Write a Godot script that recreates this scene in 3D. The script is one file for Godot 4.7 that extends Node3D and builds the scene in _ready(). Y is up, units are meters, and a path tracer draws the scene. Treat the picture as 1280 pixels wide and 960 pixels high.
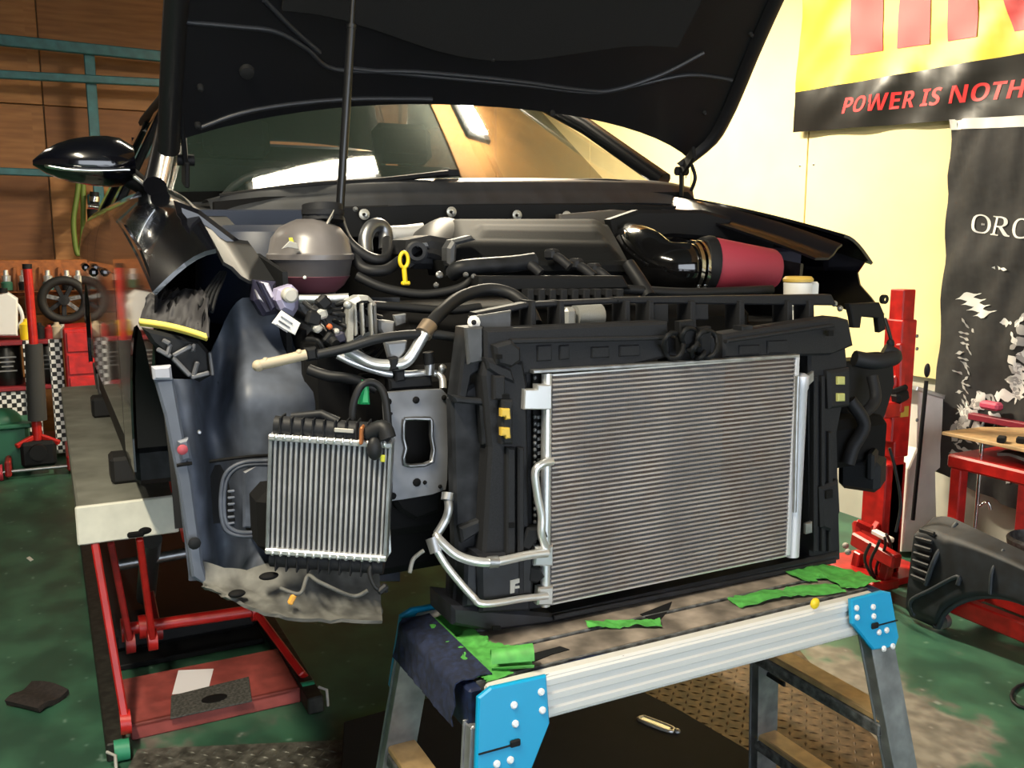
extends Node3D
# A car with its front taken off, standing on a scissor lift in a small workshop.
# x runs across the car, -z towards its tail, y is up; metres.

const FOCAL := 1140.0
const EYE := Vector3(0, 1.45, 0)
var cam_basis := Basis()
var base_of := {}
var taken := {}
var mats := {}
var tex := {}

# ------------------------------------------------------------------ mesh collector
class MB:
	var v := PackedVector3Array()
	var g := PackedInt32Array()
	var t := PackedVector2Array()

	func tri(a: Vector3, b: Vector3, c: Vector3, out: Vector3, s := -1, ta := Vector2.ZERO, tb := Vector2.ZERO, tc := Vector2.ZERO) -> void:
		if (a - c).cross(a - b).dot(out) < 0.0:
			v.append_array([a, c, b]); t.append_array([ta, tc, tb])
		else:
			v.append_array([a, b, c]); t.append_array([ta, tb, tc])
		g.append(s)

	func face(p: Array, out: Vector3, s := -1) -> void:
		for i in range(1, p.size() - 1):
			tri(p[0], p[i], p[i + 1], out, s)

	func box(c: Vector3, size: Vector3, b := Basis(), bev := 0.0) -> void:
		var h := size / 2.0
		bev = minf(bev, minf(h.x, minf(h.y, h.z)) * 0.7)
		var P := func(x, y, z) -> Vector3: return c + b * Vector3(x, y, z)
		for a in 3:
			var d := (a + 1) % 3
			var e := (a + 2) % 3
			for s: float in [-1.0, 1.0]:
				var q := []
				for k in [[-1, -1], [1, -1], [1, 1], [-1, 1]]:
					var l := Vector3()
					l[a] = s * h[a]; l[d] = k[0] * (h[d] - bev); l[e] = k[1] * (h[e] - bev)
					q.append(c + b * l)
				var n := Vector3(); n[a] = s
				face(q, b * n)
				if bev > 0.0:
					for s2 in [-1.0, 1.0]:
						var r := []
						for k in [[0, -1], [1, -1], [1, 1], [0, 1]]:
							var l := Vector3()
							l[a] = s * (h[a] - (bev if k[0] == 1 else 0.0)); l[d] = s2 * (h[d] - (0.0 if k[0] == 1 else bev)); l[e] = k[1] * (h[e] - bev)
							r.append(c + b * l)
						var n2 := Vector3(); n2[a] = s; n2[d] = s2
						face(r, b * n2)
		if bev > 0.0:
			for sx in [-1.0, 1.0]:
				for sy in [-1.0, 1.0]:
					for sz in [-1.0, 1.0]:
						tri(P.call(sx * h.x, sy * (h.y - bev), sz * (h.z - bev)), P.call(sx * (h.x - bev), sy * h.y, sz * (h.z - bev)), P.call(sx * (h.x - bev), sy * (h.y - bev), sz * h.z), b * Vector3(sx, sy, sz))

	func box2(lo: Vector3, hi: Vector3, bev := 0.0) -> void:
		box((lo + hi) / 2.0, (hi - lo).abs(), Basis(), bev)

	func beam(p: Vector3, q: Vector3, w: float, h: float, bev := 0.0, up := Vector3.UP) -> void:
		var z := (q - p).normalized()
		if absf(z.dot(up)) > 0.98:
			up = Vector3.BACK
		var x := up.cross(z).normalized()
		box((p + q) / 2.0, Vector3(w, h, p.distance_to(q)), Basis(x, z.cross(x), z), bev)

	func tube(path: Array, r, n := 10, caps := true) -> void:
		var rings := []
		var side := Vector3.UP
		for i in path.size():
			var d: Vector3 = (path[mini(i + 1, path.size() - 1)] - path[maxi(i - 1, 0)]).normalized()
			if i == 0 and absf(d.dot(side)) > 0.9:
				side = Vector3.RIGHT
			side = (side - d * side.dot(d)).normalized()
			var o := d.cross(side)
			var rr: float = r[i] if r is Array else r
			var ring := []
			for k in n:
				var a := TAU * k / n
				ring.append(path[i] + (side * cos(a) + o * sin(a)) * rr)
			rings.append(ring)
		for i in path.size() - 1:
			for k in n:
				var k2 := (k + 1) % n
				var out: Vector3 = rings[i][k] + rings[i][k2] + rings[i + 1][k] + rings[i + 1][k2] - 2.0 * (path[i] + path[i + 1])
				if out.length_squared() < 1e-14:
					out = rings[i][k] - path[i]
				face([rings[i][k], rings[i][k2], rings[i + 1][k2], rings[i + 1][k]], out, 0)
		if caps:
			face(rings[0], path[0] - path[1])
			face(rings[-1], path[-1] - path[-2])

	func cyl(p: Vector3, q: Vector3, r1: float, r2 := -1.0, n := 16) -> void:
		tube([p, q], [r1, r1 if r2 < 0 else r2], n)

	func lathe(p: Vector3, axis: Vector3, prof: Array, n := 20, squash := 1.0) -> void:   # prof: [height, radius] pairs along axis
		axis = axis.normalized()
		var x := axis.cross(Vector3.UP if absf(axis.y) < 0.9 else Vector3.RIGHT).normalized()
		var y := axis.cross(x)
		var s := 0
		for i in prof.size() - 1:
			var d := Vector2(prof[i + 1][0] - prof[i][0], prof[i + 1][1] - prof[i][1])
			if i > 0:
				var d0 := Vector2(prof[i][0] - prof[i - 1][0], prof[i][1] - prof[i - 1][1])
				if absf(d.angle_to(d0)) > 0.7:
					s += 1
			for k in n:
				var e := []
				var a0 := TAU * k / n
				var a1 := TAU * (k + 1) / n
				for w in [[i, a0], [i, a1], [i + 1, a1], [i + 1, a0]]:
					e.append(p + axis * prof[w[0]][0] + (x * cos(w[1]) + y * sin(w[1]) * squash) * prof[w[0]][1])
				var rad := x * cos((a0 + a1) / 2) + y * sin((a0 + a1) / 2)
				face(e, rad * d.x - axis * d.y, s)

	func prism(poly: Array, at: Transform3D, depth: float, bev := 0.0) -> void:   # front face at z = 0, goes back along -z
		var n := poly.size()
		var p2 := PackedVector2Array(poly)
		var ccw := not Geometry2D.is_polygon_clockwise(p2)
		var inset := []
		var outn := []
		for i in n:
			var a: Vector2 = (p2[i] - p2[(i + n - 1) % n]).normalized()
			var b: Vector2 = (p2[(i + 1) % n] - p2[i]).normalized()
			var na := Vector2(-a.y, a.x)
			var nb := Vector2(-b.y, b.x)
			if ccw:
				na = -na; nb = -nb
			# Geometry2D counts clockwise with y down; test the side once below
			outn.append((na + nb).normalized() / maxf(0.45, sqrt((1.0 + na.dot(nb)) / 2.0)))
		var test: Vector2 = p2[0] + outn[0] * 1e-5
		if Geometry2D.is_point_in_polygon(test, p2):
			for i in n:
				outn[i] = -outn[i]
		for i in n:
			inset.append(p2[i] - outn[i] * bev)
		var L := func(q: Vector2, z: float) -> Vector3: return at * Vector3(q.x, q.y, z)
		var idx := Geometry2D.triangulate_polygon(PackedVector2Array(inset))
		for i in range(0, idx.size(), 3):
			tri(L.call(inset[idx[i]], 0), L.call(inset[idx[i + 1]], 0), L.call(inset[idx[i + 2]], 0), at.basis.z)
			tri(L.call(inset[idx[i]], -depth), L.call(inset[idx[i + 1]], -depth), L.call(inset[idx[i + 2]], -depth), -at.basis.z)
		for i in n:
			var j := (i + 1) % n
			var o: Vector3 = at.basis * Vector3(outn[i].x + outn[j].x, outn[i].y + outn[j].y, 0)
			if bev > 0.0:
				face([L.call(inset[i], 0), L.call(inset[j], 0), L.call(p2[j], -bev), L.call(p2[i], -bev)], o + at.basis.z)
				face([L.call(inset[i], -depth), L.call(inset[j], -depth), L.call(p2[j], bev - depth), L.call(p2[i], bev - depth)], o - at.basis.z)
			face([L.call(p2[i], -bev), L.call(p2[j], -bev), L.call(p2[j], bev - depth), L.call(p2[i], bev - depth)], o)

	func ring(outer: Array, inner: Array, at: Transform3D, depth: float) -> void:   # a plate with one opening; both outlines have as many points
		var n := outer.size()
		for i in n:
			var j := (i + 1) % n
			var a: Vector3 = at * Vector3(outer[i].x, outer[i].y, 0)
			var b: Vector3 = at * Vector3(outer[j].x, outer[j].y, 0)
			var c: Vector3 = at * Vector3(inner[j].x, inner[j].y, 0)
			var d: Vector3 = at * Vector3(inner[i].x, inner[i].y, 0)
			var k := at.basis.z * -depth
			face([a, b, c, d], at.basis.z)
			face([a + k, b + k, c + k, d + k], -at.basis.z)
			var mid := (a + b - c - d)
			face([a, b, b + k, a + k], mid)
			face([d, c, c + k, d + k], -mid)

	func grid(fn: Callable, nu: int, nv: int, hint: Vector3, thick := 0.0, s := 0) -> void:
		var p := []
		for i in nu + 1:
			var row := []
			for j in nv + 1:
				row.append(fn.call(float(i) / nu, float(j) / nv))
			p.append(row)
		var flip := 0.0
		var nr := []
		for i in nu + 1:
			var row := []
			for j in nv + 1:
				var du: Vector3 = p[mini(i + 1, nu)][j] - p[maxi(i - 1, 0)][j]
				var dv: Vector3 = p[i][mini(j + 1, nv)] - p[i][maxi(j - 1, 0)]
				row.append(du.cross(dv).normalized())
			nr.append(row)
		for i in nu + 1:
			for j in nv + 1:
				flip += nr[i][j].dot(hint)
		flip = -1.0 if flip < 0 else 1.0
		for i in nu:
			for j in nv:
				var q := [[i, j], [i + 1, j], [i + 1, j + 1], [i, j + 1]]
				var o: Vector3 = (nr[i][j] + nr[i + 1][j] + nr[i + 1][j + 1] + nr[i][j + 1]) * flip
				for w in [[0, 1, 2], [0, 2, 3]]:
					var a = q[w[0]]
					var b = q[w[1]]
					var c = q[w[2]]
					tri(p[a[0]][a[1]], p[b[0]][b[1]], p[c[0]][c[1]], o, s, Vector2(float(a[0]) / nu, float(a[1]) / nv), Vector2(float(b[0]) / nu, float(b[1]) / nv), Vector2(float(c[0]) / nu, float(c[1]) / nv))
					if thick > 0:
						tri(p[a[0]][a[1]] - nr[a[0]][a[1]] * flip * thick, p[b[0]][b[1]] - nr[b[0]][b[1]] * flip * thick, p[c[0]][c[1]] - nr[c[0]][c[1]] * flip * thick, -o, s + 1, Vector2(float(a[0]) / nu, float(a[1]) / nv), Vector2(float(b[0]) / nu, float(b[1]) / nv), Vector2(float(c[0]) / nu, float(c[1]) / nv))
		if thick > 0:
			var rim := []
			for i in nu: rim.append([i, 0])
			for j in nv: rim.append([nu, j])
			for i in nu: rim.append([nu - i, nv])
			for j in nv: rim.append([0, nv - j])
			var mid: Vector3 = p[nu / 2][nv / 2]
			for k in rim.size():
				var a = rim[k]
				var b = rim[(k + 1) % rim.size()]
				var A: Vector3 = p[a[0]][a[1]]
				var B: Vector3 = p[b[0]][b[1]]
				face([A, B, B - nr[b[0]][b[1]] * flip * thick, A - nr[a[0]][a[1]] * flip * thick], (A + B) / 2.0 - mid)

	func loft(rings: Array, caps := true) -> void:   # closed rings with equally many points
		var n: int = rings[0].size()
		var mids := []
		for r in rings:
			var m := Vector3()
			for p in r: m += p
			mids.append(m / n)
		for i in rings.size() - 1:
			for k in n:
				var k2 := (k + 1) % n
				var c: Vector3 = (rings[i][k] + rings[i][k2] + rings[i + 1][k] + rings[i + 1][k2]) / 4.0
				face([rings[i][k], rings[i][k2], rings[i + 1][k2], rings[i + 1][k]], c - (mids[i] + mids[i + 1]) / 2.0, 0)
		if caps:
			for e in [0, rings.size() - 1]:
				for k in n:
					tri(mids[e], rings[e][k], rings[e][(k + 1) % n], mids[e] - mids[1 if e == 0 else e - 1])

	func ball(c: Vector3, r: Vector3, b := Basis(), n := 16) -> void:
		var rings := []
		for i in range(1, n / 2):
			var a := PI * i / (n / 2)
			var ring := []
			for k in n:
				var w := TAU * k / n
				ring.append(c + b * Vector3(sin(a) * cos(w) * r.x, cos(a) * r.y, sin(a) * sin(w) * r.z))
			rings.append(ring)
		for i in rings.size() - 1:
			for k in n:
				var k2 := (k + 1) % n
				face([rings[i][k], rings[i][k2], rings[i + 1][k2], rings[i + 1][k]], rings[i][k] + rings[i + 1][k2] - 2 * c, 0)
		for e in [[0, 1.0], [rings.size() - 1, -1.0]]:
			for k in n:
				tri(c + b * Vector3(0, e[1] * r.y, 0), rings[e[0]][k], rings[e[0]][(k + 1) % n], b * Vector3(0, e[1], 0), 0)

# ------------------------------------------------------------------ naming and adding
func numbered(called: String, parent: Node) -> String:
	var key := "%d/%s" % [parent.get_instance_id(), called]
	var n: int = taken.get(key, 0)
	taken[key] = n + 1
	return called if n == 0 else "%s_%03d" % [called, n]

func base(n: Node) -> Vector3:
	return base_of.get(n, Vector3.ZERO)

func mesh_of(m: MB, org: Vector3) -> ArrayMesh:
	var st := SurfaceTool.new()
	st.begin(Mesh.PRIMITIVE_TRIANGLES)
	for i in m.g.size():
		st.set_smooth_group(m.g[i])
		for k in 3:
			st.set_uv(m.t[i * 3 + k])
			st.add_vertex(m.v[i * 3 + k] - org)
	st.generate_normals()
	st.index()
	return st.commit()

func foot(m: MB) -> Vector3:
	var lo := m.v[0]
	var hi := m.v[0]
	for p in m.v:
		lo = lo.min(p); hi = hi.max(p)
	return Vector3((lo.x + hi.x) / 2, lo.y, (lo.z + hi.z) / 2)

func obj(called: String, m: MB, mat: Material, parent: Node = null, label := "") -> MeshInstance3D:
	if parent == null:
		parent = self
	var org := foot(m)
	var o := MeshInstance3D.new()
	o.mesh = mesh_of(m, org)
	o.mesh.surface_set_material(0, mat)
	o.name = numbered(called, parent)
	parent.add_child(o, true)
	o.position = org - base(parent)
	base_of[o] = org
	if label != "":
		o.set_meta("label", label)
	return o

func objs(called: String, m: MB, mat: Material, parent: Node = null) -> void:   # every loose piece becomes a part of its own
	var at := {}
	var root := []
	var find := func(i: int) -> int:
		while root[i] != i:
			root[i] = root[root[i]]
			i = root[i]
		return i
	for i in m.g.size():
		root.append(i)
		for k in 3:
			var key := Vector3i((m.v[i * 3 + k] * 20000.0).round())
			if at.has(key):
				root[find.call(i)] = find.call(at[key])
			else:
				at[key] = i
	var parts := {}
	for i in m.g.size():
		var r: int = find.call(i)
		if not parts.has(r):
			parts[r] = MB.new()
		for k in 3:
			parts[r].v.append(m.v[i * 3 + k])
			parts[r].t.append(m.t[i * 3 + k])
		parts[r].g.append(m.g[i])
	for r in parts:
		obj(called, parts[r], mat, parent)

func tag(o: Node, label: String, category: String, group := "") -> Node:
	o.set_meta("label", label)
	o.set_meta("category", category)
	if group != "":
		o.set_meta("group", group)
	return o

func thing(called: String, label: String, category: String, at: Vector3, group := "") -> Node3D:
	var o := Node3D.new()
	o.name = numbered(called, self)
	add_child(o, true)
	o.position = at
	base_of[o] = at
	tag(o, label, category, group)
	return o

func struct(called: String, m: MB, mat: Material, parent: Node = null) -> MeshInstance3D:
	var o := obj(called, m, mat, parent)
	if parent == null:
		o.set_meta("kind", "structure")
	return o

func again(o: Node3D, called: String, label: String, at: Vector3, turn := 0.0) -> Node3D:
	var c: Node3D = o.duplicate()
	c.name = numbered(called, self)
	add_child(c, true)
	c.position = at
	c.rotation.y = turn
	base_of[c] = at
	c.set_meta("label", label)
	return c

# ------------------------------------------------------------------ points on the photograph's lines of sight
func ray(x: float, y: float) -> Vector3:
	return cam_basis * Vector3((x - 640.0) / FOCAL, (480.0 - y) / FOCAL, -1.0)

func pz(x: float, y: float, z: float) -> Vector3:
	var r := ray(x, y)
	return EYE + r * ((z - EYE.z) / r.z)

func py(x: float, y: float, h: float) -> Vector3:
	var r := ray(x, y)
	return EYE + r * ((h - EYE.y) / r.y)

func px(x: float, y: float, w: float) -> Vector3:
	var r := ray(x, y)
	return EYE + r * ((w - EYE.x) / r.x)

func flat2(a: Array, z: float) -> Array:      # x, y, x, y ... on the plane at z
	var out := []
	for i in range(0, a.size(), 2):
		var p := pz(a[i], a[i + 1], z)
		out.append(Vector2(p.x, p.y))
	return out

func slab(m: MB, a: Array, z: float, depth: float, bev := 0.0) -> void:
	m.prism(flat2(a, z), Transform3D(Basis(), Vector3(0, 0, z)), depth, bev)

func path3(a: Array) -> Array:                # x, y, z, x, y, z ...
	var out := []
	for i in range(0, a.size(), 3):
		out.append(pz(a[i], a[i + 1], a[i + 2]))
	return out

func curve(p: Array, n := 6) -> Array:
	var out := []
	for i in p.size() - 1:
		var a: Vector3 = p[maxi(i - 1, 0)]
		var b: Vector3 = p[i]
		var c: Vector3 = p[i + 1]
		var d: Vector3 = p[mini(i + 2, p.size() - 1)]
		for k in n:
			out.append(b.cubic_interpolate(c, a, d, float(k) / n))
	out.append(p[-1])
	return out

func hose(a: Array, r: float, n := 8, steps := 6) -> MB:
	var m := MB.new()
	m.tube(curve(path3(a), steps), r, n)
	return m

func bolt(m: MB, p: Vector3, axis: Vector3, r: float, h: float) -> void:
	m.lathe(p, axis, [[0, r], [h * 0.5, r], [h, r * 0.62], [h, 0.0]], 10)

func round_rect(w: float, h: float, r: float, n := 4) -> Array:
	var out := []
	for k in 4:
		var c := Vector2((w / 2 - r) * (1 if k in [0, 3] else -1), (h / 2 - r) * (1 if k < 2 else -1))
		for i in n + 1:
			var a := PI / 2 * (k + float(i) / n)
			out.append(c + Vector2(cos(a), sin(a)) * r)
	return out

# ------------------------------------------------------------------ materials
func noise(freq: float, oct := 4, sd := 1) -> FastNoiseLite:
	var f := FastNoiseLite.new()
	f.seed = sd
	f.noise_type = FastNoiseLite.TYPE_SIMPLEX_SMOOTH
	f.frequency = freq
	f.fractal_octaves = oct
	return f

func ramp_tex(called: String, w: int, h: int, fn: Callable) -> ImageTexture:
	if not tex.has(called):
		var im := Image.create(w, h, false, Image.FORMAT_RGB8)
		for y in h:
			for x in w:
				im.set_pixel(x, y, fn.call(x, y))
		tex[called] = ImageTexture.create_from_image(im)
	return tex[called]

func grain(called: String, freq: float, lo: float, hi: float, sd := 1, size := 256) -> ImageTexture:
	if not tex.has(called):
		var im := noise(freq, 4, sd).get_seamless_image(size, size)
		im.convert(Image.FORMAT_RGB8)
		for y in size:
			for x in size:
				var k := lerpf(lo, hi, im.get_pixel(x, y).r)
				im.set_pixel(x, y, Color(k, k, k))
		tex[called] = ImageTexture.create_from_image(im)
	return tex[called]

func mat(called: String, c: String, rough := 0.5, metal := 0.0, mottle := "", scale := 4.0, bump := 0.0, coat := 0.0) -> StandardMaterial3D:
	if mats.has(called):
		return mats[called]
	var m := StandardMaterial3D.new()
	m.resource_name = called
	m.albedo_color = Color(c)
	m.roughness = rough
	m.metallic = metal
	if mottle != "":
		m.uv1_triplanar = true
		m.uv1_world_triplanar = true
		m.uv1_scale = Vector3.ONE * scale
		m.albedo_texture = tex[mottle]
	if bump > 0.0:
		m.heightmap_enabled = true
		m.heightmap_scale = bump
		m.heightmap_texture = tex[mottle]
	if coat > 0.0:
		m.clearcoat_enabled = true
		m.clearcoat = coat
		m.clearcoat_roughness = 0.04
	mats[called] = m
	return m

func glow(called: String, c: Color, e: float) -> StandardMaterial3D:
	var m := mat(called, "ffffff", 0.6)
	m.emission_enabled = true
	m.emission = c
	m.emission_energy_multiplier = e
	return m

# ------------------------------------------------------------------ the scene
func _ready() -> void:
	var cam := Camera3D.new()
	cam.name = "camera"
	cam.fov = rad_to_deg(2.0 * atan(480.0 / FOCAL))
	cam.position = EYE
	cam.rotation = Vector3(-atan(180.0 / FOCAL), deg_to_rad(-27.0), 0)
	cam.current = true
	add_child(cam)
	cam_basis = Basis.from_euler(cam.rotation)
	var we := WorldEnvironment.new()
	we.name = "surroundings"
	var env := Environment.new()
	env.background_mode = Environment.BG_COLOR
	env.background_color = Color(0.93, 0.96, 1.0)
	env.background_energy_multiplier = 5.0
	env.tonemap_mode = Environment.TONE_MAPPER_LINEAR
	env.tonemap_exposure = 1.0
	env.sdfgi_enabled = true
	env.ssao_enabled = true
	env.ssil_enabled = true
	we.environment = env
	add_child(we)
	# the tubes on the ceiling: place, turn, strength
	tubes = [
		[Vector3(2.08, 3.04, -4.44), 0.0, 30.0, "white tube lamp under the ceiling by the yellow wall", 0.10, 1.24, 9.0],
		[Vector3(-0.45, 3.05, -0.9), 0.0, 14.0, "white tube lamp under the ceiling before the open car", 0.10, 1.24, 0.0],
		[Vector3(1.02, 3.05, -3.5), PI / 2, 1.5, "short tube lamp under the ceiling above the windscreen", 0.09, 0.64, 0.0],
		[Vector3(-0.9, 3.1, -4.8), 0.0, 1.0, "white tube lamp under the ceiling before the plywood wall", 0.10, 1.24, 0.0],
	]
	make_materials()
	build_room()
	build_bench()
	build_carrier()
	build_car()
	build_lift()
	build_right_side()
	build_back_corner()
	build_floor_things()

var tubes := []

func make_materials() -> void:
	grain("faint", 0.008, 0.93, 1.0, 4)
	grain("soft", 0.01, 0.72, 1.0, 3)
	grain("fine", 0.09, 0.8, 1.0, 5)
	grain("dirt", 0.025, 0.45, 1.0, 9)
	mat("black plastic", "26272a", 0.55, 0.0, "fine", 9.0, 0.06)
	mat("black plastic worn", "303236", 0.5, 0.0, "dirt", 2.5, 0.03)
	mat("dark plastic", "17181a", 0.6)
	mat("deep black", "0b0b0c", 0.8)
	mat("paint", "07080f", 0.16, 0.0, "", 1.0, 0.0, 1.0)
	mat("paint inside", "10131f", 0.35, 0.0, "soft", 3.0)
	for k in ["black plastic", "black plastic worn", "dark plastic", "deep black"]:
		mats[k].metallic_specular = 0.32
	mat("paint satin", "0a0b11", 0.3, 0.0, "", 1.0, 0.0, 0.4)
	mat("rubber", "161617", 0.7, 0.0, "fine", 12.0)
	mat("hose rubber", "1f2022", 0.5).metallic_specular = 0.35
	mat("alu", "c3c6c9", 0.38, 0.85, "soft", 6.0)
	mat("alu bright", "dcdedf", 0.3, 0.75)
	mat("alu dull", "9a9da0", 0.55, 0.6, "dirt", 5.0)
	mat("cast alu", "b9bbb9", 0.5, 0.5, "fine", 20.0, 0.05)
	mat("steel", "8b8d90", 0.35, 0.9)
	mat("chrome", "e4e6e8", 0.12, 1.0)
	mat("red", "c4201c", 0.38, 0.0, "soft", 4.0)
	mat("red dark", "9c2020", 0.45, 0.0, "soft", 5.0)
	mat("red dusty", "a44d48", 0.6, 0.0, "soft", 3.0)
	mat("cyan", "0a90c0", 0.42)
	mat("green tape", "56b04f", 0.6, 0.0, "soft", 12.0)
	mat("yellow", "e8c81f", 0.45)
	mat("pale yellow", "e6cf62", 0.5)
	mat("white", "e3e1da", 0.5)
	mat("white dull", "c2c0b8", 0.6, 0.0, "soft", 3.0)
	mat("beige", "a89b84", 0.55)
	mat("teal steel", "2b6670", 0.5, 0.0, "soft", 3.0)
	mat("concrete grey", "a7a49a", 0.85, 0.0, "dirt", 1.5, 0.2)
	mat("liner", "666e7e", 0.55, 0.0, "dirt", 1.6, 0.04)
	mat("liner dusty", "73736f", 0.75, 0.0, "dirt", 3.0, 0.06)

func build_room() -> void:
	# floor: green paint worn to the concrete
	var worn := noise(0.011, 5, 21)
	var fine := noise(0.12, 3, 22)
	var spots := noise(0.035, 4, 23)
	var ft := ramp_tex("floor", 900, 1000, func(x: int, y: int):
		var w := Vector2(-3.6 + x * 0.0088, -7.7 + y * 0.0108)      # world x, z of this texel
		var k := worn.get_noise_2d(x, y) * 0.6 + spots.get_noise_2d(x, y) * 0.35
		k += 0.95 * exp(-(w - Vector2(2.05, -1.75)).length_squared() / 0.22) + 0.55 * exp(-(w - Vector2(2.0, -2.6)).length_squared() / 0.3)
		k += 0.45 * exp(-(w - Vector2(0.35, -2.55)).length_squared() / 0.12)
		var f := fine.get_noise_2d(x, y)
		var green := Color("3a6650").lerp(Color("2a4c3d"), clampf(0.5 + spots.get_noise_2d(x + 300, y) * 1.5, 0, 1))
		var bare := Color("87837a").lerp(Color("625f59"), clampf(0.5 + f * 1.2, 0, 1))
		var c := green.lerp(bare, smoothstep(0.36, 0.56, k + f * 0.12))
		return c.lightened(0.25) if f > 0.62 else c)
	var fm := StandardMaterial3D.new()
	fm.resource_name = "worn green floor paint"
	fm.albedo_texture = ft
	fm.roughness = 0.42
	var m := MB.new()
	m.grid(func(u: float, v: float): return Vector3(-3.6 + 7.92 * u, 0, -7.7 + 10.8 * v), 1, 1, Vector3.UP)
	m.box2(Vector3(-3.6, -0.2, -7.7), Vector3(4.32, -0.001, 3.1))
	struct("floor", m, fm)

	# right wall: low concrete plinth, yellow boards above it
	m = MB.new()
	m.box2(Vector3(3.74, 0, -7.7), Vector3(3.95, 3.4, 3.1))
	var wr := struct("wall_right", m, mat("plinth", "c4c1b6", 0.85, 0.0, "faint", 1.2))
	var by := mat("yellow board", "f1dfa4", 0.6, 0.0, "faint", 0.8)
	var zs := [-7.6, -6.0, -4.78, -3.78, -1.55, 0.3, 2.9]
	for i in zs.size() - 1:
		m = MB.new()
		m.box2(Vector3(3.715, 0.80, zs[i] + 0.005), Vector3(3.74, 3.38, zs[i + 1] - 0.005), 0.002)
		var b := obj("panel", m, by, wr)
		m = MB.new()
		for z in [zs[i] + 0.05, zs[i + 1] - 0.05]:
			for y in [1.2, 1.85, 2.6]:
				bolt(m, Vector3(3.715, y, z), Vector3.LEFT, 0.007, 0.003)
		objs("screw", m, mats["steel"], b)
	# back wall: plywood sheets
	m = MB.new()
	m.box2(Vector3(-3.6, 0, -7.95), Vector3(3.95, 3.4, -7.72))
	var wb := struct("wall_back", m, mat("back plaster", "6a5640", 0.8))
	var wn := noise(0.02, 4, 31)
	var wt := ramp_tex("plywood", 256, 256, func(x: int, y: int):
		var k: float = wn.get_noise_2d(x * 0.55, y * 6.0) * 0.5 + 0.5
		return Color("8a5f38").lerp(Color("b98a5a"), clampf(k, 0, 1)))
	var ply := []
	for i in 3:
		var pm := StandardMaterial3D.new()
		pm.resource_name = "plywood %d" % i
		pm.albedo_texture = wt
		pm.albedo_color = [Color("d8cdc0"), Color("f0e6d6"), Color("b7a593")][i]
		pm.roughness = 0.65
		pm.uv1_triplanar = true
		pm.uv1_world_triplanar = true
		pm.uv1_scale = Vector3(0.7, 0.7, 0.7)
		ply.append(pm)
	var xs := [-3.6, -1.7, -0.9, 0.08, 1.5, 2.6, 3.7]
	var ys := [0.0, 0.9, 1.95, 2.42, 3.4]
	for i in xs.size() - 1:
		for j in ys.size() - 1:
			m = MB.new()
			m.box2(Vector3(xs[i] + 0.004, ys[j] + 0.004, -7.72), Vector3(xs[i + 1] - 0.004, ys[j + 1] - 0.004, -7.69 + 0.006 * ((i + j) % 3)), 0.003)
			obj("panel", m, ply[(i * 2 + j) % 3], wb)
	m = MB.new()
	m.box2(Vector3(-3.8, 0, -7.95), Vector3(-3.6, 3.4, 3.1))
	struct("wall_left", m, mat("left plaster", "5f5648", 0.8, 0.0, "soft", 1.0))
	m = MB.new()
	m.box2(Vector3(-3.8, 2.7, 3.1), Vector3(3.95, 3.4, 3.3))
	m.box2(Vector3(-3.8, 0, 3.1), Vector3(-1.6, 2.7, 3.3))
	m.box2(Vector3(2.9, 0, 3.1), Vector3(3.95, 2.7, 3.3))
	struct("wall_front", m, mats["left plaster"])
	m = MB.new()
	m.box2(Vector3(-3.8, 3.4, -7.95), Vector3(3.95, 3.6, 3.3))
	var ce := struct("ceiling", m, mat("ceiling deck", "3b423c", 0.8, 0.0, "soft", 0.7))
	for i in 5:
		m = MB.new()
		m.box2(Vector3(2.0, 3.375, -7.65 + i * 2.13), Vector3(3.70, 3.399, -5.53 + i * 2.13), 0.003)
		obj("ceiling_panel", m, mat("ceiling board", "cf9a5c", 0.65, 0.0, "soft", 0.7), ce)
	# teal steel frame standing in front of the plywood
	var fr := thing("wall_frame", "teal painted steel pipe frame fixed along the plywood wall", "frame", Vector3(0, 0, -7.4))
	for d in [[50.0, 71.0, 0.075], [93.0, 104.0, 0.055], [214.0, 222.0, 0.05]]:
		var p := pz(0, d[0], -7.35)
		var q := pz(205, d[1], -7.35)
		var dir := (q - p) / (q.x - p.x)
		m = MB.new()
		m.beam(p - dir * 2.6, p + dir * 3.6, 0.05, d[2], 0.006)
		obj("rail", m, mats["teal steel"], fr)
	for x: float in [pz(112, 70, -7.35).x, pz(112, 70, -7.35).x + 1.9, pz(112, 70, -7.35).x - 2.0]:
		m = MB.new()
		m.box2(Vector3(x - 0.035, 0, -7.44), Vector3(x + 0.035, pz(112, 62, -7.35).y, -7.385), 0.005)
		obj("post", m, mats["teal steel"], fr)
	# fluorescent lamps
	for t in tubes:
		var lamp := thing("tube_lamp", t[3], "lamp", t[0])
		var B := Basis(Vector3.UP, t[1])
		m = MB.new()
		m.box(t[0] + Vector3(0, 0.045, 0), Vector3(t[4] + 0.06, 0.05, t[5] + 0.06), B, 0.008)
		m.box2(t[0] + Vector3(-0.012, 0.07, -0.012), Vector3(t[0].x + 0.012, 3.372, t[0].z + 0.012))
		obj("housing", m, mats["white"], lamp)
		m = MB.new()
		m.box(t[0], Vector3(t[4], 0.045, t[5]), B, 0.015)
		obj("tube", m, glow("tube glow", Color(1, 0.98, 0.93), 9.0), lamp)
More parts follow.
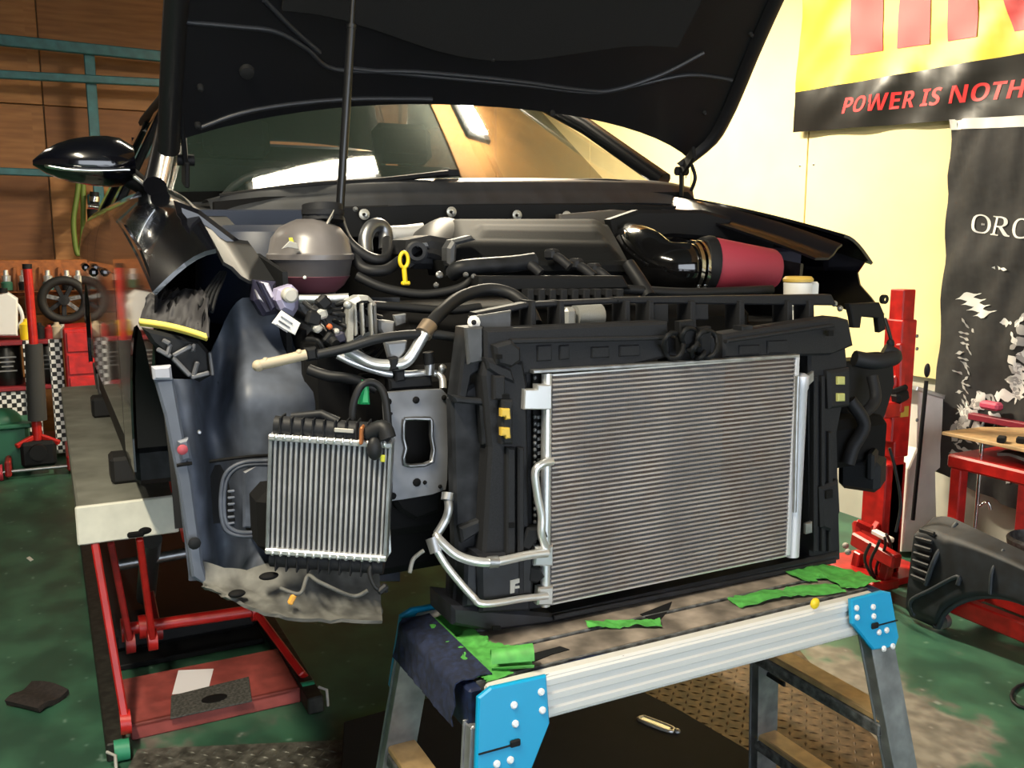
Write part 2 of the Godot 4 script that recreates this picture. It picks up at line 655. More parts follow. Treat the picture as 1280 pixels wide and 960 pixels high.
		if t[6] > 0.0:      # this one also shines up to the ceiling
			m = MB.new()
			m.box(t[0] + Vector3(0, 0.085, 0), Vector3(t[4], 0.03, t[5]), B, 0.01)
			obj("upper_tube", m, mats["tube glow"], lamp)
			var w := AreaLight3D.new()
			w.name = "up_light"
			w.area_size = Vector2(t[4], t[5])
			w.light_color = Color(1.0, 0.95, 0.84)
			w.light_energy = t[6]
			w.area_range = 20.0
			w.shadow_enabled = true
			lamp.add_child(w)
			w.position = Vector3(0, 0.103, 0)
			w.basis = B * Basis(Vector3.RIGHT, PI / 2)
		var l := AreaLight3D.new()
		l.name = "light"
		l.area_size = Vector2(t[4], t[5])
		l.light_color = Color(1.0, 0.95, 0.84)
		l.light_energy = t[2]
		l.area_range = 20.0
		l.shadow_enabled = true
		lamp.add_child(l)
		l.position = Vector3(0, -0.026, 0)
		l.basis = B * Basis(Vector3.RIGHT, -PI / 2)

# ------------------------------------------------------------------ the working bench
func build_bench() -> void:
	var Y := 0.745
	var zf := -1.235
	var zb := -1.545
	var x0 := 0.565
	var x1 := 1.468
	var b := thing("work_platform", "folding aluminium work platform with bright blue corner plates under the radiator", "work platform", Vector3(1.03, 0, -1.39))
	var m := MB.new()
	# deck of three worn boards between bright edge strips
	var dm := mat("deck", "a3978c", 0.65, 0.0, "dirt", 1.6)
	for i in 3:
		m = MB.new()
		var za := zb + 0.028 + i * 0.088
		m.box2(Vector3(x0 + 0.01, Y - 0.022, za), Vector3(x1 - 0.01, Y - 0.001, za + 0.078), 0.003)
		obj("deck_plank", m, dm, b)
		m = MB.new()
		m.box2(Vector3(x0 + 0.01, Y - 0.02, za + 0.080), Vector3(x1 - 0.01, Y + 0.0008, za + 0.085), 0.001)
		obj("edge_strip", m, mats["alu dull"], b)
	m = MB.new()
	m.prism(flat_on([660, 852, 700, 838, 745, 826, 780, 820, 776, 814, 735, 820, 690, 834, 668, 836], Y).map(func(q: Vector2): return q), Transform3D(Basis(Vector3.RIGHT, Vector3(0, 0, -1), Vector3.UP), Vector3(0, Y + 0.0006, 0)), 0.0012)
	obj("paint_patch", m, mat("dark blue", "1d2c55", 0.5, 0.0, "dirt", 6.0), b, "patch of dark blue paint")
	m = MB.new()
	m.prism(flat_on([648, 822, 700, 808, 712, 812, 690, 818, 660, 830], Y), Transform3D(Basis(Vector3.RIGHT, Vector3(0, 0, -1), Vector3.UP), Vector3(0, Y + 0.0006, 0)), 0.0012)
	m.prism(flat_on([800, 768, 830, 756, 840, 752, 836, 762, 826, 774, 812, 774], Y), Transform3D(Basis(Vector3.RIGHT, Vector3(0, 0, -1), Vector3.UP), Vector3(0, Y + 0.0006, 0)), 0.0012)
	objs("stain", m, mats["dark plastic"], b)
	for z in [zf, zb]:
		m = MB.new()
		m.box2(Vector3(x0 + 0.02, Y - 0.078, z - 0.012), Vector3(x1 - 0.02, Y + 0.002, z + 0.012), 0.004)
		for k in 3:
			m.box2(Vector3(x0 + 0.02, Y - 0.072 + k * 0.026, z - 0.015), Vector3(x1 - 0.02, Y - 0.056 + k * 0.026, z + 0.015), 0.003)
		obj("side_rail", m, mat("rail alu", "d9d9d7", 0.45, 0.25), b)
	for x: float in [x0, x1]:
		m = MB.new()
		m.box2(Vector3(x - 0.012, Y - 0.078, zb), Vector3(x + 0.012, Y, zf), 0.004)
		obj("end_rail", m, mat("dark blue", "1d2c55", 0.5, 0.0, "dirt", 6.0), b)
	# legs, each a channel that splays out
	var tops := []
	for sx in [-1.0, 1.0]:
		var pair := []
		for sz in [-1.0, 1.0]:
			var top := Vector3(x1 - 0.015 if sx > 0 else x0 + 0.015, Y - 0.06, zf if sz > 0 else zb)
			var bot := Vector3(top.x + sx * 0.115, 0.021, top.z + sz * 0.10)
			if sx < 0:
				bot.x += 0.03
			pair.append([top, bot])
			var d := (top - bot).normalized()
			m = MB.new()
			m.beam(bot, top, 0.028, 0.058, 0.004, Vector3(sx, 0, 0))
			for s: float in [-1.0, 1.0]:
				m.beam(bot + Vector3(0, 0, s * 0.014), top + Vector3(0, 0, s * 0.014), 0.005, 0.064, 0.001, Vector3(sx, 0, 0))
			obj("leg", m, mat("alu leg", "a9adb2", 0.42, 0.7, "soft", 5.0), b)
			m = MB.new()
			m.beam(bot - d * 0.014, bot + d * 0.05, 0.04, 0.07, 0.006, Vector3(sx, 0, 0))
			obj("rubber_foot", m, mats["rubber"], b)
			# blue corner plate with its rivets
			m = MB.new()
			var at := Transform3D(Basis(Vector3(1, 0, 0), Vector3(0, 1, 0), Vector3(0, 0, 1)), Vector3(top.x - sx * 0.012, Y + 0.004, top.z + sz * 0.026))
			if sz < 0:
				at.basis = Basis(Vector3(-1, 0, 0), Vector3(0, 1, 0), Vector3(0, 0, -1))
			at.basis = at.basis * Basis(Vector3.RIGHT, -0.15)
			var fx: float = -sx * sz           # +1: the rail runs to the plate's local +x
			var out := []
			for q in [[-0.052, -0.155], [-0.035, -0.005], [-0.012, 0.006], [0.088, 0.004], [0.088, -0.075], [0.03, -0.175], [-0.04, -0.185]]:
				out.append(Vector2(q[0] * fx, q[1]))
			if sx > 0:
				for i in out.size():
					out[i] = Vector2(out[i].x * 0.9, out[i].y * 0.62 + 0.004)
			m.prism(out, at, 0.012, 0.003)
			var pl := obj("corner_plate", m, mats["cyan"], b)
			m = MB.new()
			for q in [[0.075, -0.02], [0.075, -0.05], [0.025, -0.03], [0.025, -0.06], [-0.012, -0.115], [0.012, -0.115], [-0.028, -0.172], [0.0, -0.172]]:
				bolt(m, at * Vector3(q[0] * fx * (0.9 if sx > 0 else 1.0), q[1] * (0.62 if sx > 0 else 1.0), 0), at.basis.z, 0.0062, 0.004)
			objs("rivet", m, mat("rivet white", "dfe1e4", 0.35, 0.2), pl)
			m = MB.new()
			m.box(at * Vector3(0.022 * fx, -0.09 * (0.62 if sx > 0 else 1.0), 0.002), Vector3(0.018, 0.012, 0.006), Basis(), 0.002)
			m.box(at * Vector3(-0.012 * fx, -0.092 * (0.62 if sx > 0 else 1.0), 0.001), Vector3(0.06, 0.002, 0.003))
			obj("lock_slot", m, mats["dark plastic"], pl)
		tops.append(pair)
		# two treads between the legs of one end
		for k in [[0.30, 0.0], [0.68, 0.0]]:
			var p: Vector3 = pair[0][0].lerp(pair[0][1], k[0])
			var q: Vector3 = pair[1][0].lerp(pair[1][1], k[0])
			m = MB.new()
			m.box2(Vector3(p.x - 0.028, p.y - 0.016, p.z), Vector3(p.x + 0.028, p.y, q.z), 0.003)
			var tr := obj("tread", m, mat("tread top", "c9a878", 0.5, 0.1, "soft", 5.0), b)
			m = MB.new()
			m.box2(Vector3(p.x - 0.03, p.y - 0.045, p.z), Vector3(p.x + 0.03, p.y - 0.0165, q.z), 0.003)
			obj("tread_channel", m, mats["alu dull"], tr)
		m = MB.new()
		var k1: Vector3 = pair[0][0].lerp(pair[0][1], 0.45)
		m.beam(pair[0][0].lerp(pair[0][1], 0.42), Vector3(k1.x - sx * 0.02, k1.y + 0.03, k1.z + 0.09), 0.008, 0.012, 0.002)
		obj("brace", m, mats["dark plastic"], b)
	m = MB.new()
	bolt(m, pz(1018, 754, zf + 0.014), Vector3.BACK, 0.011, 0.006)
	obj("stop_button", m, mats["yellow"], b)
	# strips of green tape lying and sticking on it
	var strip := func(label: String, pts: Array, y: float, w: float, sd: int, n: int) -> void:
		var nz := noise(9.0, 3, sd)
		var c := []
		for i in range(0, pts.size(), 2):
			c.append(py(pts[i], pts[i + 1], y))
		c = curve(c, n)
		var mm := MB.new()
		mm.grid(func(u: float, v: float):
			var f: float = u * (c.size() - 1)
			var i := mini(int(f), c.size() - 2)
			var p: Vector3 = c[i].lerp(c[i + 1], f - i)
			var d: Vector3 = (c[i + 1] - c[i]).normalized()
			var s := Vector3(-d.z, 0, d.x)
			var k := 1.0 + 0.3 * nz.get_noise_2d(u * 2.2, v * 0.7)
			var q: Vector3 = p + s * (v - 0.5) * w * k
			q.y = y + 0.006 + 0.006 * nz.get_noise_2d(q.x * 1.6, q.z * 1.6) + 0.004 * nz.get_noise_2d(q.x * 5, q.z * 5)
			return q, 26, 8, Vector3.UP, 0.0012, 0)
		tag(obj("masking_tape", mm, mats["green tape"]), label, "tape", "green tape on the work platform")
	strip.call("crumpled green tape at the left end of the deck, folded beside the black frame foot", [558, 772, 585, 812, 640, 822], Y, 0.075, 3, 8)
	strip.call("green tape strip running down to the near left blue corner plate", [590, 800, 600, 830, 625, 850], Y, 0.055, 4, 8)
	strip.call("narrow green tape strip in the middle of the deck", [733, 784, 780, 782, 826, 782], Y, 0.028, 5, 8)
	strip.call("long green tape strip at the front right edge of the deck", [918, 756, 980, 744, 1050, 738], Y, 0.045, 6, 8)
	strip.call("wide crumpled green tape at the far right end of the deck", [990, 722, 1030, 716, 1080, 735], Y, 0.085, 7, 8)
	# the curled end of the tape
	m = MB.new()
	var cc := py(640, 822, Y + 0.022)
	var ax := Vector3(0.94, 0.05, 0.35).normalized()
	var ay := ax.cross(Vector3.UP).normalized()
	m.grid(func(u: float, v: float):
		var a: float = u * TAU * 0.93
		return cc + ax * (v - 0.5) * 0.07 + (ay * cos(a) + Vector3.UP * sin(a)) * (0.017 + 0.003 * v), 20, 4, Vector3.UP, 0.0012)
	tag(obj("tape_curl", m, mats["green tape"]), "loose end of green tape rolled into a tube on the deck's left end", "tape", "")
	# dark cloth over the left end
	var nz := noise(7.0, 3, 40)
	m = MB.new()
	m.grid(func(u: float, v: float):
		var a: float = clampf((v - 0.35) / 0.65, 0, 1)
		var p := Vector3(x0 + 0.045 - minf(v, 0.35) / 0.35 * 0.062, Y + 0.006, lerpf(zb + 0.02, zf - 0.02, u))
		p.y -= a * 0.075
		p.x -= a * 0.01
		var k := nz.get_noise_2d(u * 2.5, v * 1.2)
		return p + Vector3(-0.008 * k - 0.008, 0.008 * k + 0.004, 0), 24, 10, Vector3(-1, 1, 0), 0.002)
	tag(obj("pad_cloth", m, mat("blue cloth", "1c2a4d", 0.9, 0.0, "dirt", 9.0)), "dark blue stained pad folded over the left end of the work platform", "pad")

# ------------------------------------------------------------------ radiator carrier with the condenser
func build_carrier() -> void:
	var z := -1.385
	var c := thing("radiator_carrier", "black plastic radiator carrier with a silver condenser resting on the work platform", "radiator", Vector3(1.08, 0.748, -1.45))
	var bp: Material = mats["black plastic"]
	var m := MB.new()
	# bottom beam, side columns and top beam
	slab(m, [565, 758, 692, 768, 1050, 690, 1052, 700, 690, 780, 612, 790, 566, 782], z - 0.012, 0.11, 0.006)
	slab(m, [693, 770, 1046, 699, 1046, 704, 693, 776], z - 0.006, 0.01, 0.002)
	obj("bottom_beam", m, mat("navy plastic", "22252e", 0.5, 0.0, "dirt", 3.0), c)
	m = MB.new()
	slab(m, [607, 447, 655, 452, 660, 480, 664, 765, 600, 768, 612, 560, 604, 470], z - 0.006, 0.10, 0.006)
	slab(m, [650, 455, 688, 462, 686, 520, 682, 760, 660, 764, 656, 470], z - 0.03, 0.06, 0.004)
	for q in [[634, 560, 645, 700], [648, 560, 656, 745], [618, 470, 632, 500]]:
		slab(m, [q[0], q[1], q[2], q[1], q[2], q[3], q[0], q[3]], z + 0.006, 0.02, 0.003)
	slab(m, [628, 500, 642, 500, 642, 556, 628, 556], z + 0.012, 0.03, 0.004)
	var lc := obj("side_column", m, bp, c)
	m = MB.new()
	for y in [518.0, 542.0]:
		slab(m, [627, y - 7, 638, y - 7, 639, y + 6, 633, y + 7, 632, y + 3, 627, y + 3], z + 0.020, 0.012, 0.002)
	objs("clip", m, mat("brass yellow", "d8b54c", 0.4, 0.3), lc)
	m = MB.new()
	for q in [[628, 493, 637, 499], [636, 653, 644, 660], [616, 783, 626, 788]]:
		slab(m, [q[0], q[1], q[2], q[1], q[2], q[3], q[0], q[3]], z + 0.007, 0.004)
	slab(m, [621, 443, 628, 443, 628, 449, 621, 449], z + 0.007, 0.004)
	objs("slot", m, mats["deep black"], lc)
	# outer recessed wing on the left
	m = MB.new()
	slab(m, [565, 500, 606, 470, 612, 560, 602, 768, 566, 776, 570, 700], z - 0.045, 0.03, 0.005)
	slab(m, [583, 410, 606, 408, 606, 460, 590, 470, 584, 500, 572, 500], z - 0.03, 0.05, 0.004)
	slab(m, [566, 495, 610, 500, 610, 507, 570, 504], z - 0.02, 0.03, 0.003)
	slab(m, [600, 505, 610, 510, 614, 560, 604, 556], z - 0.02, 0.02, 0.003)
	slab(m, [575, 660, 600, 650, 603, 664, 578, 680], z - 0.03, 0.02, 0.004)
	obj("side_wing", m, mats["black plastic worn"], c)
	# lower left foot box
	m = MB.new()
	slab(m, [598, 694, 668, 690, 668, 752, 600, 758], z + 0.004, 0.09, 0.008)
	slab(m, [582, 700, 600, 696, 602, 760, 580, 760], z - 0.01, 0.09, 0.006)
	var fb := obj("foot_box", m, mat("navy plastic", "22252e"), c)
	m = MB.new()
	slab(m, [638, 726, 654, 722, 654, 727, 644, 730, 643, 741, 638, 742], z + 0.0055, 0.003)
	slab(m, [644, 733, 650, 732, 650, 735, 644, 736], z + 0.0055, 0.003)
	objs("mark", m, mats["white dull"], fb)
	# right column
	m = MB.new()
	slab(m, [1012, 440, 1058, 425, 1062, 470, 1048, 540, 1052, 700, 1014, 706], z - 0.02, 0.10, 0.006)
	for q in [[1018, 470, 1023, 690], [1028, 470, 1032, 690], [1037, 540, 1042, 690]]:
		slab(m, [q[0], q[1], q[2], q[1], q[2], q[3], q[0], q[3]], z - 0.01, 0.02, 0.002)
	slab(m, [1036, 464, 1064, 460, 1064, 508, 1038, 512], z - 0.005, 0.03, 0.006)
	slab(m, [1026, 610, 1050, 600, 1052, 640, 1040, 665, 1028, 660], z - 0.005, 0.03, 0.006)
	var rc := obj("side_column", m, bp, c)
	m = MB.new()
	for y in [476.0, 497.0]:
		slab(m, [1048, y - 5, 1057, y - 5, 1057, y + 5, 1048, y + 5], z + 0.002, 0.012, 0.002)
	objs("clip", m, mat("brass green", "c2c27a", 0.4, 0.3), rc)
	m = MB.new()
	slab(m, [1033, 614, 1041, 612, 1041, 622, 1033, 624], z + 0.0, 0.006)
	slab(m, [1036, 413, 1042, 413, 1042, 420, 1036, 420], z + 0.004, 0.006)
	objs("slot", m, mats["deep black"], rc)
	# top beam: face, shelf and the upper rail on struts
	m = MB.new()
	slab(m, [606, 412, 836, 402, 838, 446, 790, 457, 690, 466, 640, 470, 607, 462], z - 0.012, 0.05, 0.005)
	slab(m, [905, 418, 1048, 396, 1062, 400, 1068, 432, 1040, 444, 905, 448], z - 0.012, 0.05, 0.005)
	slab(m, [836, 420, 906, 420, 906, 449, 836, 455], z - 0.03, 0.04, 0.004)
	slab(m, [640, 424, 832, 420, 832, 425, 640, 430], z - 0.002, 0.02, 0.002)
	slab(m, [910, 425, 1044, 405, 1044, 409, 910, 429], z - 0.002, 0.02, 0.002)
	for q in [[672, 432, 690, 452], [700, 432, 712, 450], [740, 434, 762, 448], [775, 432, 800, 446], [925, 432, 950, 444], [960, 426, 985, 442]]:
		slab(m, [q[0], q[1], q[2], q[1] - 1, q[2], q[3] - 1, q[0], q[3]], z - 0.008, 0.01, 0.002)
	# rounded corner lug on the left and the gusset under it
	slab(m, [618, 432, 640, 426, 652, 436, 652, 452, 640, 460, 622, 456], z + 0.004, 0.03, 0.005)
	slab(m, [607, 448, 622, 454, 640, 462, 645, 480, 622, 470, 610, 462], z + 0.0, 0.03, 0.004)
	obj("top_beam", m, bp, c)
	m = MB.new()
	for i in 11:
		var x := 690.0 + i * 34.0
		if x > 822 and x < 915:
			continue
		slab(m, [x, 408, x + 14, 407, x + 14, 418, x, 419], z - 0.02, 0.03, 0.002)
		slab(m, [x + 18, 411, x + 24, 410, x + 24, 419, x + 18, 420], z - 0.018, 0.03, 0.002)
	objs("shelf_rib", m, mats["black plastic worn"], c)
	m = MB.new()
	slab(m, [595, 391, 660, 378, 775, 373, 775, 379, 660, 385, 597, 400], z - 0.09, 0.03, 0.003)
	slab(m, [770, 372, 1040, 368, 1046, 380, 1040, 382, 770, 379], z - 0.09, 0.03, 0.003)
	for x: float in [664.0, 700.0, 782.0, 812.0, 864.0, 925.0, 985.0, 1012.0]:
		slab(m, [x, 376, x + 6, 376, x + 7, 412, x, 412], z - 0.08, 0.05, 0.002)
	slab(m, [814, 380, 836, 380, 836, 404, 814, 404], z - 0.085, 0.02, 0.002)
	slab(m, [866, 380, 886, 380, 886, 400, 866, 400], z - 0.085, 0.02, 0.002)
	obj("upper_rail", m, bp, c)
	m = MB.new()
	slab(m, [588, 396, 640, 388, 640, 412, 588, 414], z - 0.05, 0.012, 0.003)
	slab(m, [582, 410, 604, 409, 604, 452, 586, 456], z - 0.018, 0.012, 0.003)
	var pl := obj("bracket", m, mat("grey plastic", "4b4d50", 0.5, 0.0, "soft", 6.0), c)
	m = MB.new()
	bolt(m, pz(592, 403, z - 0.05), Vector3(0, 0.2, 1), 0.012, 0.005)
	obj("washer_bolt", m, mats["white"], pl, "pale washer with a bolt")
	m = MB.new()
	bolt(m, pz(592, 403, z - 0.044), Vector3(0, 0.2, 1), 0.0045, 0.005)
	obj("bolt_head", m, mats["dark plastic"], pl)
	# bonnet catch in the middle
	m = MB.new()
	for q in [[842, 432, 12, 16], [862, 424, 10, 14], [884, 430, 13, 17], [872, 440, 8, 8]]:
		var r := []
		for k in 15:
			var a := TAU * k / 14.0
			r.append(pz(q[0] + cos(a) * q[2], q[1] + sin(a) * q[3], z + 0.004 + 0.01 * sin(a * 2)))
		m.tube(r, 0.005, 6, false)
	slab(m, [850, 402, 868, 400, 872, 440, 852, 444], z + 0.0, 0.02, 0.003)
	slab(m, [876, 410, 890, 408, 890, 446, 876, 448], z + 0.004, 0.02, 0.003)
	objs("bonnet_catch", m, mats["dark plastic"], c)
	# condenser -------------------------------------------------------
	m = MB.new()
	var x0 := pz(691, 467, z).x
	var x1 := pz(996, 448, z).x
	var yt := pz(691, 469, z).y
	var yb := pz(691, 755, z).y
	m.box2(Vector3(x0, yb, z - 0.018), Vector3(x1, yt, z - 0.004))
	var ft := ramp_tex("fins", 256, 512, func(x: int, y: int):
		var s := 0.78 + 0.22 * absf(sin(x * 1.3))
		var d: float = clampf(noise_a.get_noise_2d(x * 1.2, y * 0.6) * 0.9 + 0.55 - x / 420.0, 0, 1)
		return (Color("58585a") * s).lerp(Color("574236") * s, d * 0.8))
	var fm := StandardMaterial3D.new()
	fm.resource_name = "condenser fins"
	fm.albedo_texture = ft
	fm.uv1_triplanar = true
	fm.uv1_world_triplanar = true
	fm.uv1_scale = Vector3(1.7, 1.7, 1.7)
	fm.roughness = 0.6
	fm.metallic = 0.3
	var co := obj("condenser", m, fm, c, "silver condenser core with dusty fins between flat tubes")
	var n := 48
	var tm := mat("flat tube", "b9b1ab", 0.5, 0.4, "soft", 1.5)
	for i in n + 1:
		m = MB.new()
		var y := lerpf(yb, yt, float(i) / n)
		m.box2(Vector3(x0, y - 0.0019, z - 0.017), Vector3(x1, y + 0.0019, z + 0.0005), 0.0006)
		obj("flat_tube", m, tm if i > 0 and i < n else mats["alu bright"], co)
	m = MB.new()
	var hx := pz(686, 467, z).x
	m.cyl(Vector3(hx, yb - 0.004, z - 0.008), Vector3(hx, yt + 0.003, z - 0.008), 0.0095)
	obj("header_tube", m, mats["alu bright"], co)
	m = MB.new()
	slab(m, [656, 487, 672, 487, 672, 481, 690, 481, 690, 512, 655, 512], z + 0.006, 0.02, 0.002)
	slab(m, [670, 684, 692, 682, 692, 708, 668, 708], z + 0.006, 0.02, 0.003)
	slab(m, [674, 735, 692, 733, 692, 757, 672, 757], z + 0.006, 0.02, 0.003)
	objs("connector_block", m, mats["alu bright"], co)
	m = MB.new()
	var rx := pz(1004, 450, z).x
	m.lathe(Vector3(rx + 0.006, pz(1003, 695, z).y, z - 0.012), Vector3.UP, [[0, 0], [0, 0.016], [0.36, 0.016], [0.365, 0.018], [0.39, 0.018], [0.395, 0.010], [0.397, 0]], 18)
	m.box2(Vector3(x1 - 0.004, yb, z - 0.014), Vector3(x1 + 0.008, yt, z + 0.002), 0.002)
	obj("receiver_tank", m, mat("pale alu", "cfd0d6", 0.4, 0.4), co)
	m = MB.new()
	m.tube(curve(path3([997, 470, z + 0.006, 995, 540, z + 0.006, 993, 640, z + 0.006]), 4), 0.0045, 8)
	slab(m, [1008, 470, 1018, 464, 1018, 476, 1008, 486], z, 0.01, 0.002)
	slab(m, [1008, 655, 1016, 652, 1016, 666, 1008, 668], z, 0.01, 0.002)
	objs("tank_bracket", m, mats["alu"], co)
	# radiator edge with its row of tube ends behind the condenser
	m = MB.new()
	slab(m, [666, 467, 686, 466, 684, 700, 668, 700], z - 0.022, 0.02, 0.001)
	obj("radiator_edge", m, mats["deep black"], c)
	m = MB.new()
	for i in 26:
		var y := 472.0 + i * 8.2
		if y > 478 and y < 514:
			continue
		var p := pz(668.5, y, z - 0.016)
		m.ball(p, Vector3(0.0035, 0.0042, 0.004), Basis(), 8)
	for i in 9:
		var y := 520.0 + i * 9.0
		slab(m, [672, y, 680, y - 1, 680, y + 3, 672, y + 4], z - 0.018, 0.006)
	objs("crimp_edge", m, mats["alu dull"], c)
	slab_bar(c, [667, 463, 1000, 443, 1000, 447, 667, 467], z + 0.002)
	# refrigerant pipes
	obj("pipe", hose([690, 577, z + 0.008, 678, 580, z + 0.012, 669, 590, z + 0.012, 672, 620, z + 0.012, 677, 645, z + 0.012, 677, 668, z + 0.012, 684, 690, z + 0.006], 0.0075), mats["alu bright"], c)
	obj("pipe", hose([684, 691, z + 0.012, 660, 694, z + 0.014, 612, 703, z + 0.02, 575, 696, z + 0.0, 550, 676, z - 0.02, 546, 668, z - 0.03], 0.0085), mats["alu bright"], c)
	obj("pipe", hose([684, 745, z + 0.012, 655, 748, z + 0.014, 606, 755, z + 0.02, 590, 745, z + 0.01, 560, 710, z - 0.01, 545, 686, z - 0.02], 0.0068), mats["alu bright"], c)
	obj("pipe", hose([546, 668, z - 0.03, 557, 650, z - 0.03, 561, 635, z - 0.03, 559, 618, z - 0.04], 0.008), mats["alu"], c)
	m = MB.new()
	m.tube([pz(610, 703, z + 0.019), pz(622, 702, z + 0.019)], 0.0105, 12)
	m.tube([pz(540, 672, z - 0.03), pz(546, 690, z - 0.02)], 0.012, 12)
	m.tube([pz(559, 625, z - 0.036), pz(560, 616, z - 0.04)], 0.011, 12)
	objs("pipe_joint", m, mats["alu"], c)
	# black clamps by the pipes
	m = MB.new()
	slab(m, [660, 660, 682, 660, 686, 672, 672, 676, 662, 690, 650, 684], z + 0.005, 0.03, 0.004)
	slab(m, [662, 708, 676, 710, 682, 722, 672, 730, 660, 728], z + 0.005, 0.03, 0.004)
	objs("pipe_clamp", m, mats["dark plastic"], c)

var noise_a := noise(0.02, 4, 77)

func slab_bar(c: Node, a: Array, z: float) -> void:
	var m := MB.new()
	slab(m, a, z, 0.018, 0.001)
	obj("core_edge", m, mats["alu"], c)

# ------------------------------------------------------------------ the car
var car: Node3D

func lean(x: float) -> float:          # the car stands a little higher on its far side
	return (x - 1.07) * 0.035

func slabs(called: String, list: Array, z: float, depth: float, bev: float, mt: Material, parent: Node) -> void:
	for a in list:
		var m := MB.new()
		slab(m, a, z, depth, bev)
		obj(called, m, mt, parent)

func blob(px_x: float, px_y: float, z: float, r: Vector3) -> MB:
	var m := MB.new()
	m.ball(pz(px_x, px_y, z), r)
	return m

func build_car() -> void:
	car = thing("car", "dark blue hatchback with its bonnet up and its whole front end taken off", "car", Vector3(1.07, 0.80, -3.3))
	build_shell()
	build_hood()
	build_front_corner()
	build_bay()
	build_bay_details()

func side_at(s: float) -> Transform3D:   # local x = world z, local y = up, facing outwards; s -1 = the driver's side in view
	var at := Transform3D(Basis(Vector3(0, 0, 1), Vector3.UP, Vector3(-1, 0, 0)), Vector3(0.17, 0, 0))
	if s > 0:
		at = Transform3D(Basis(Vector3(0, 0, 1), Vector3.UP, Vector3(1, 0, 0)), Vector3(1.97, 0.03, 0))
	return at

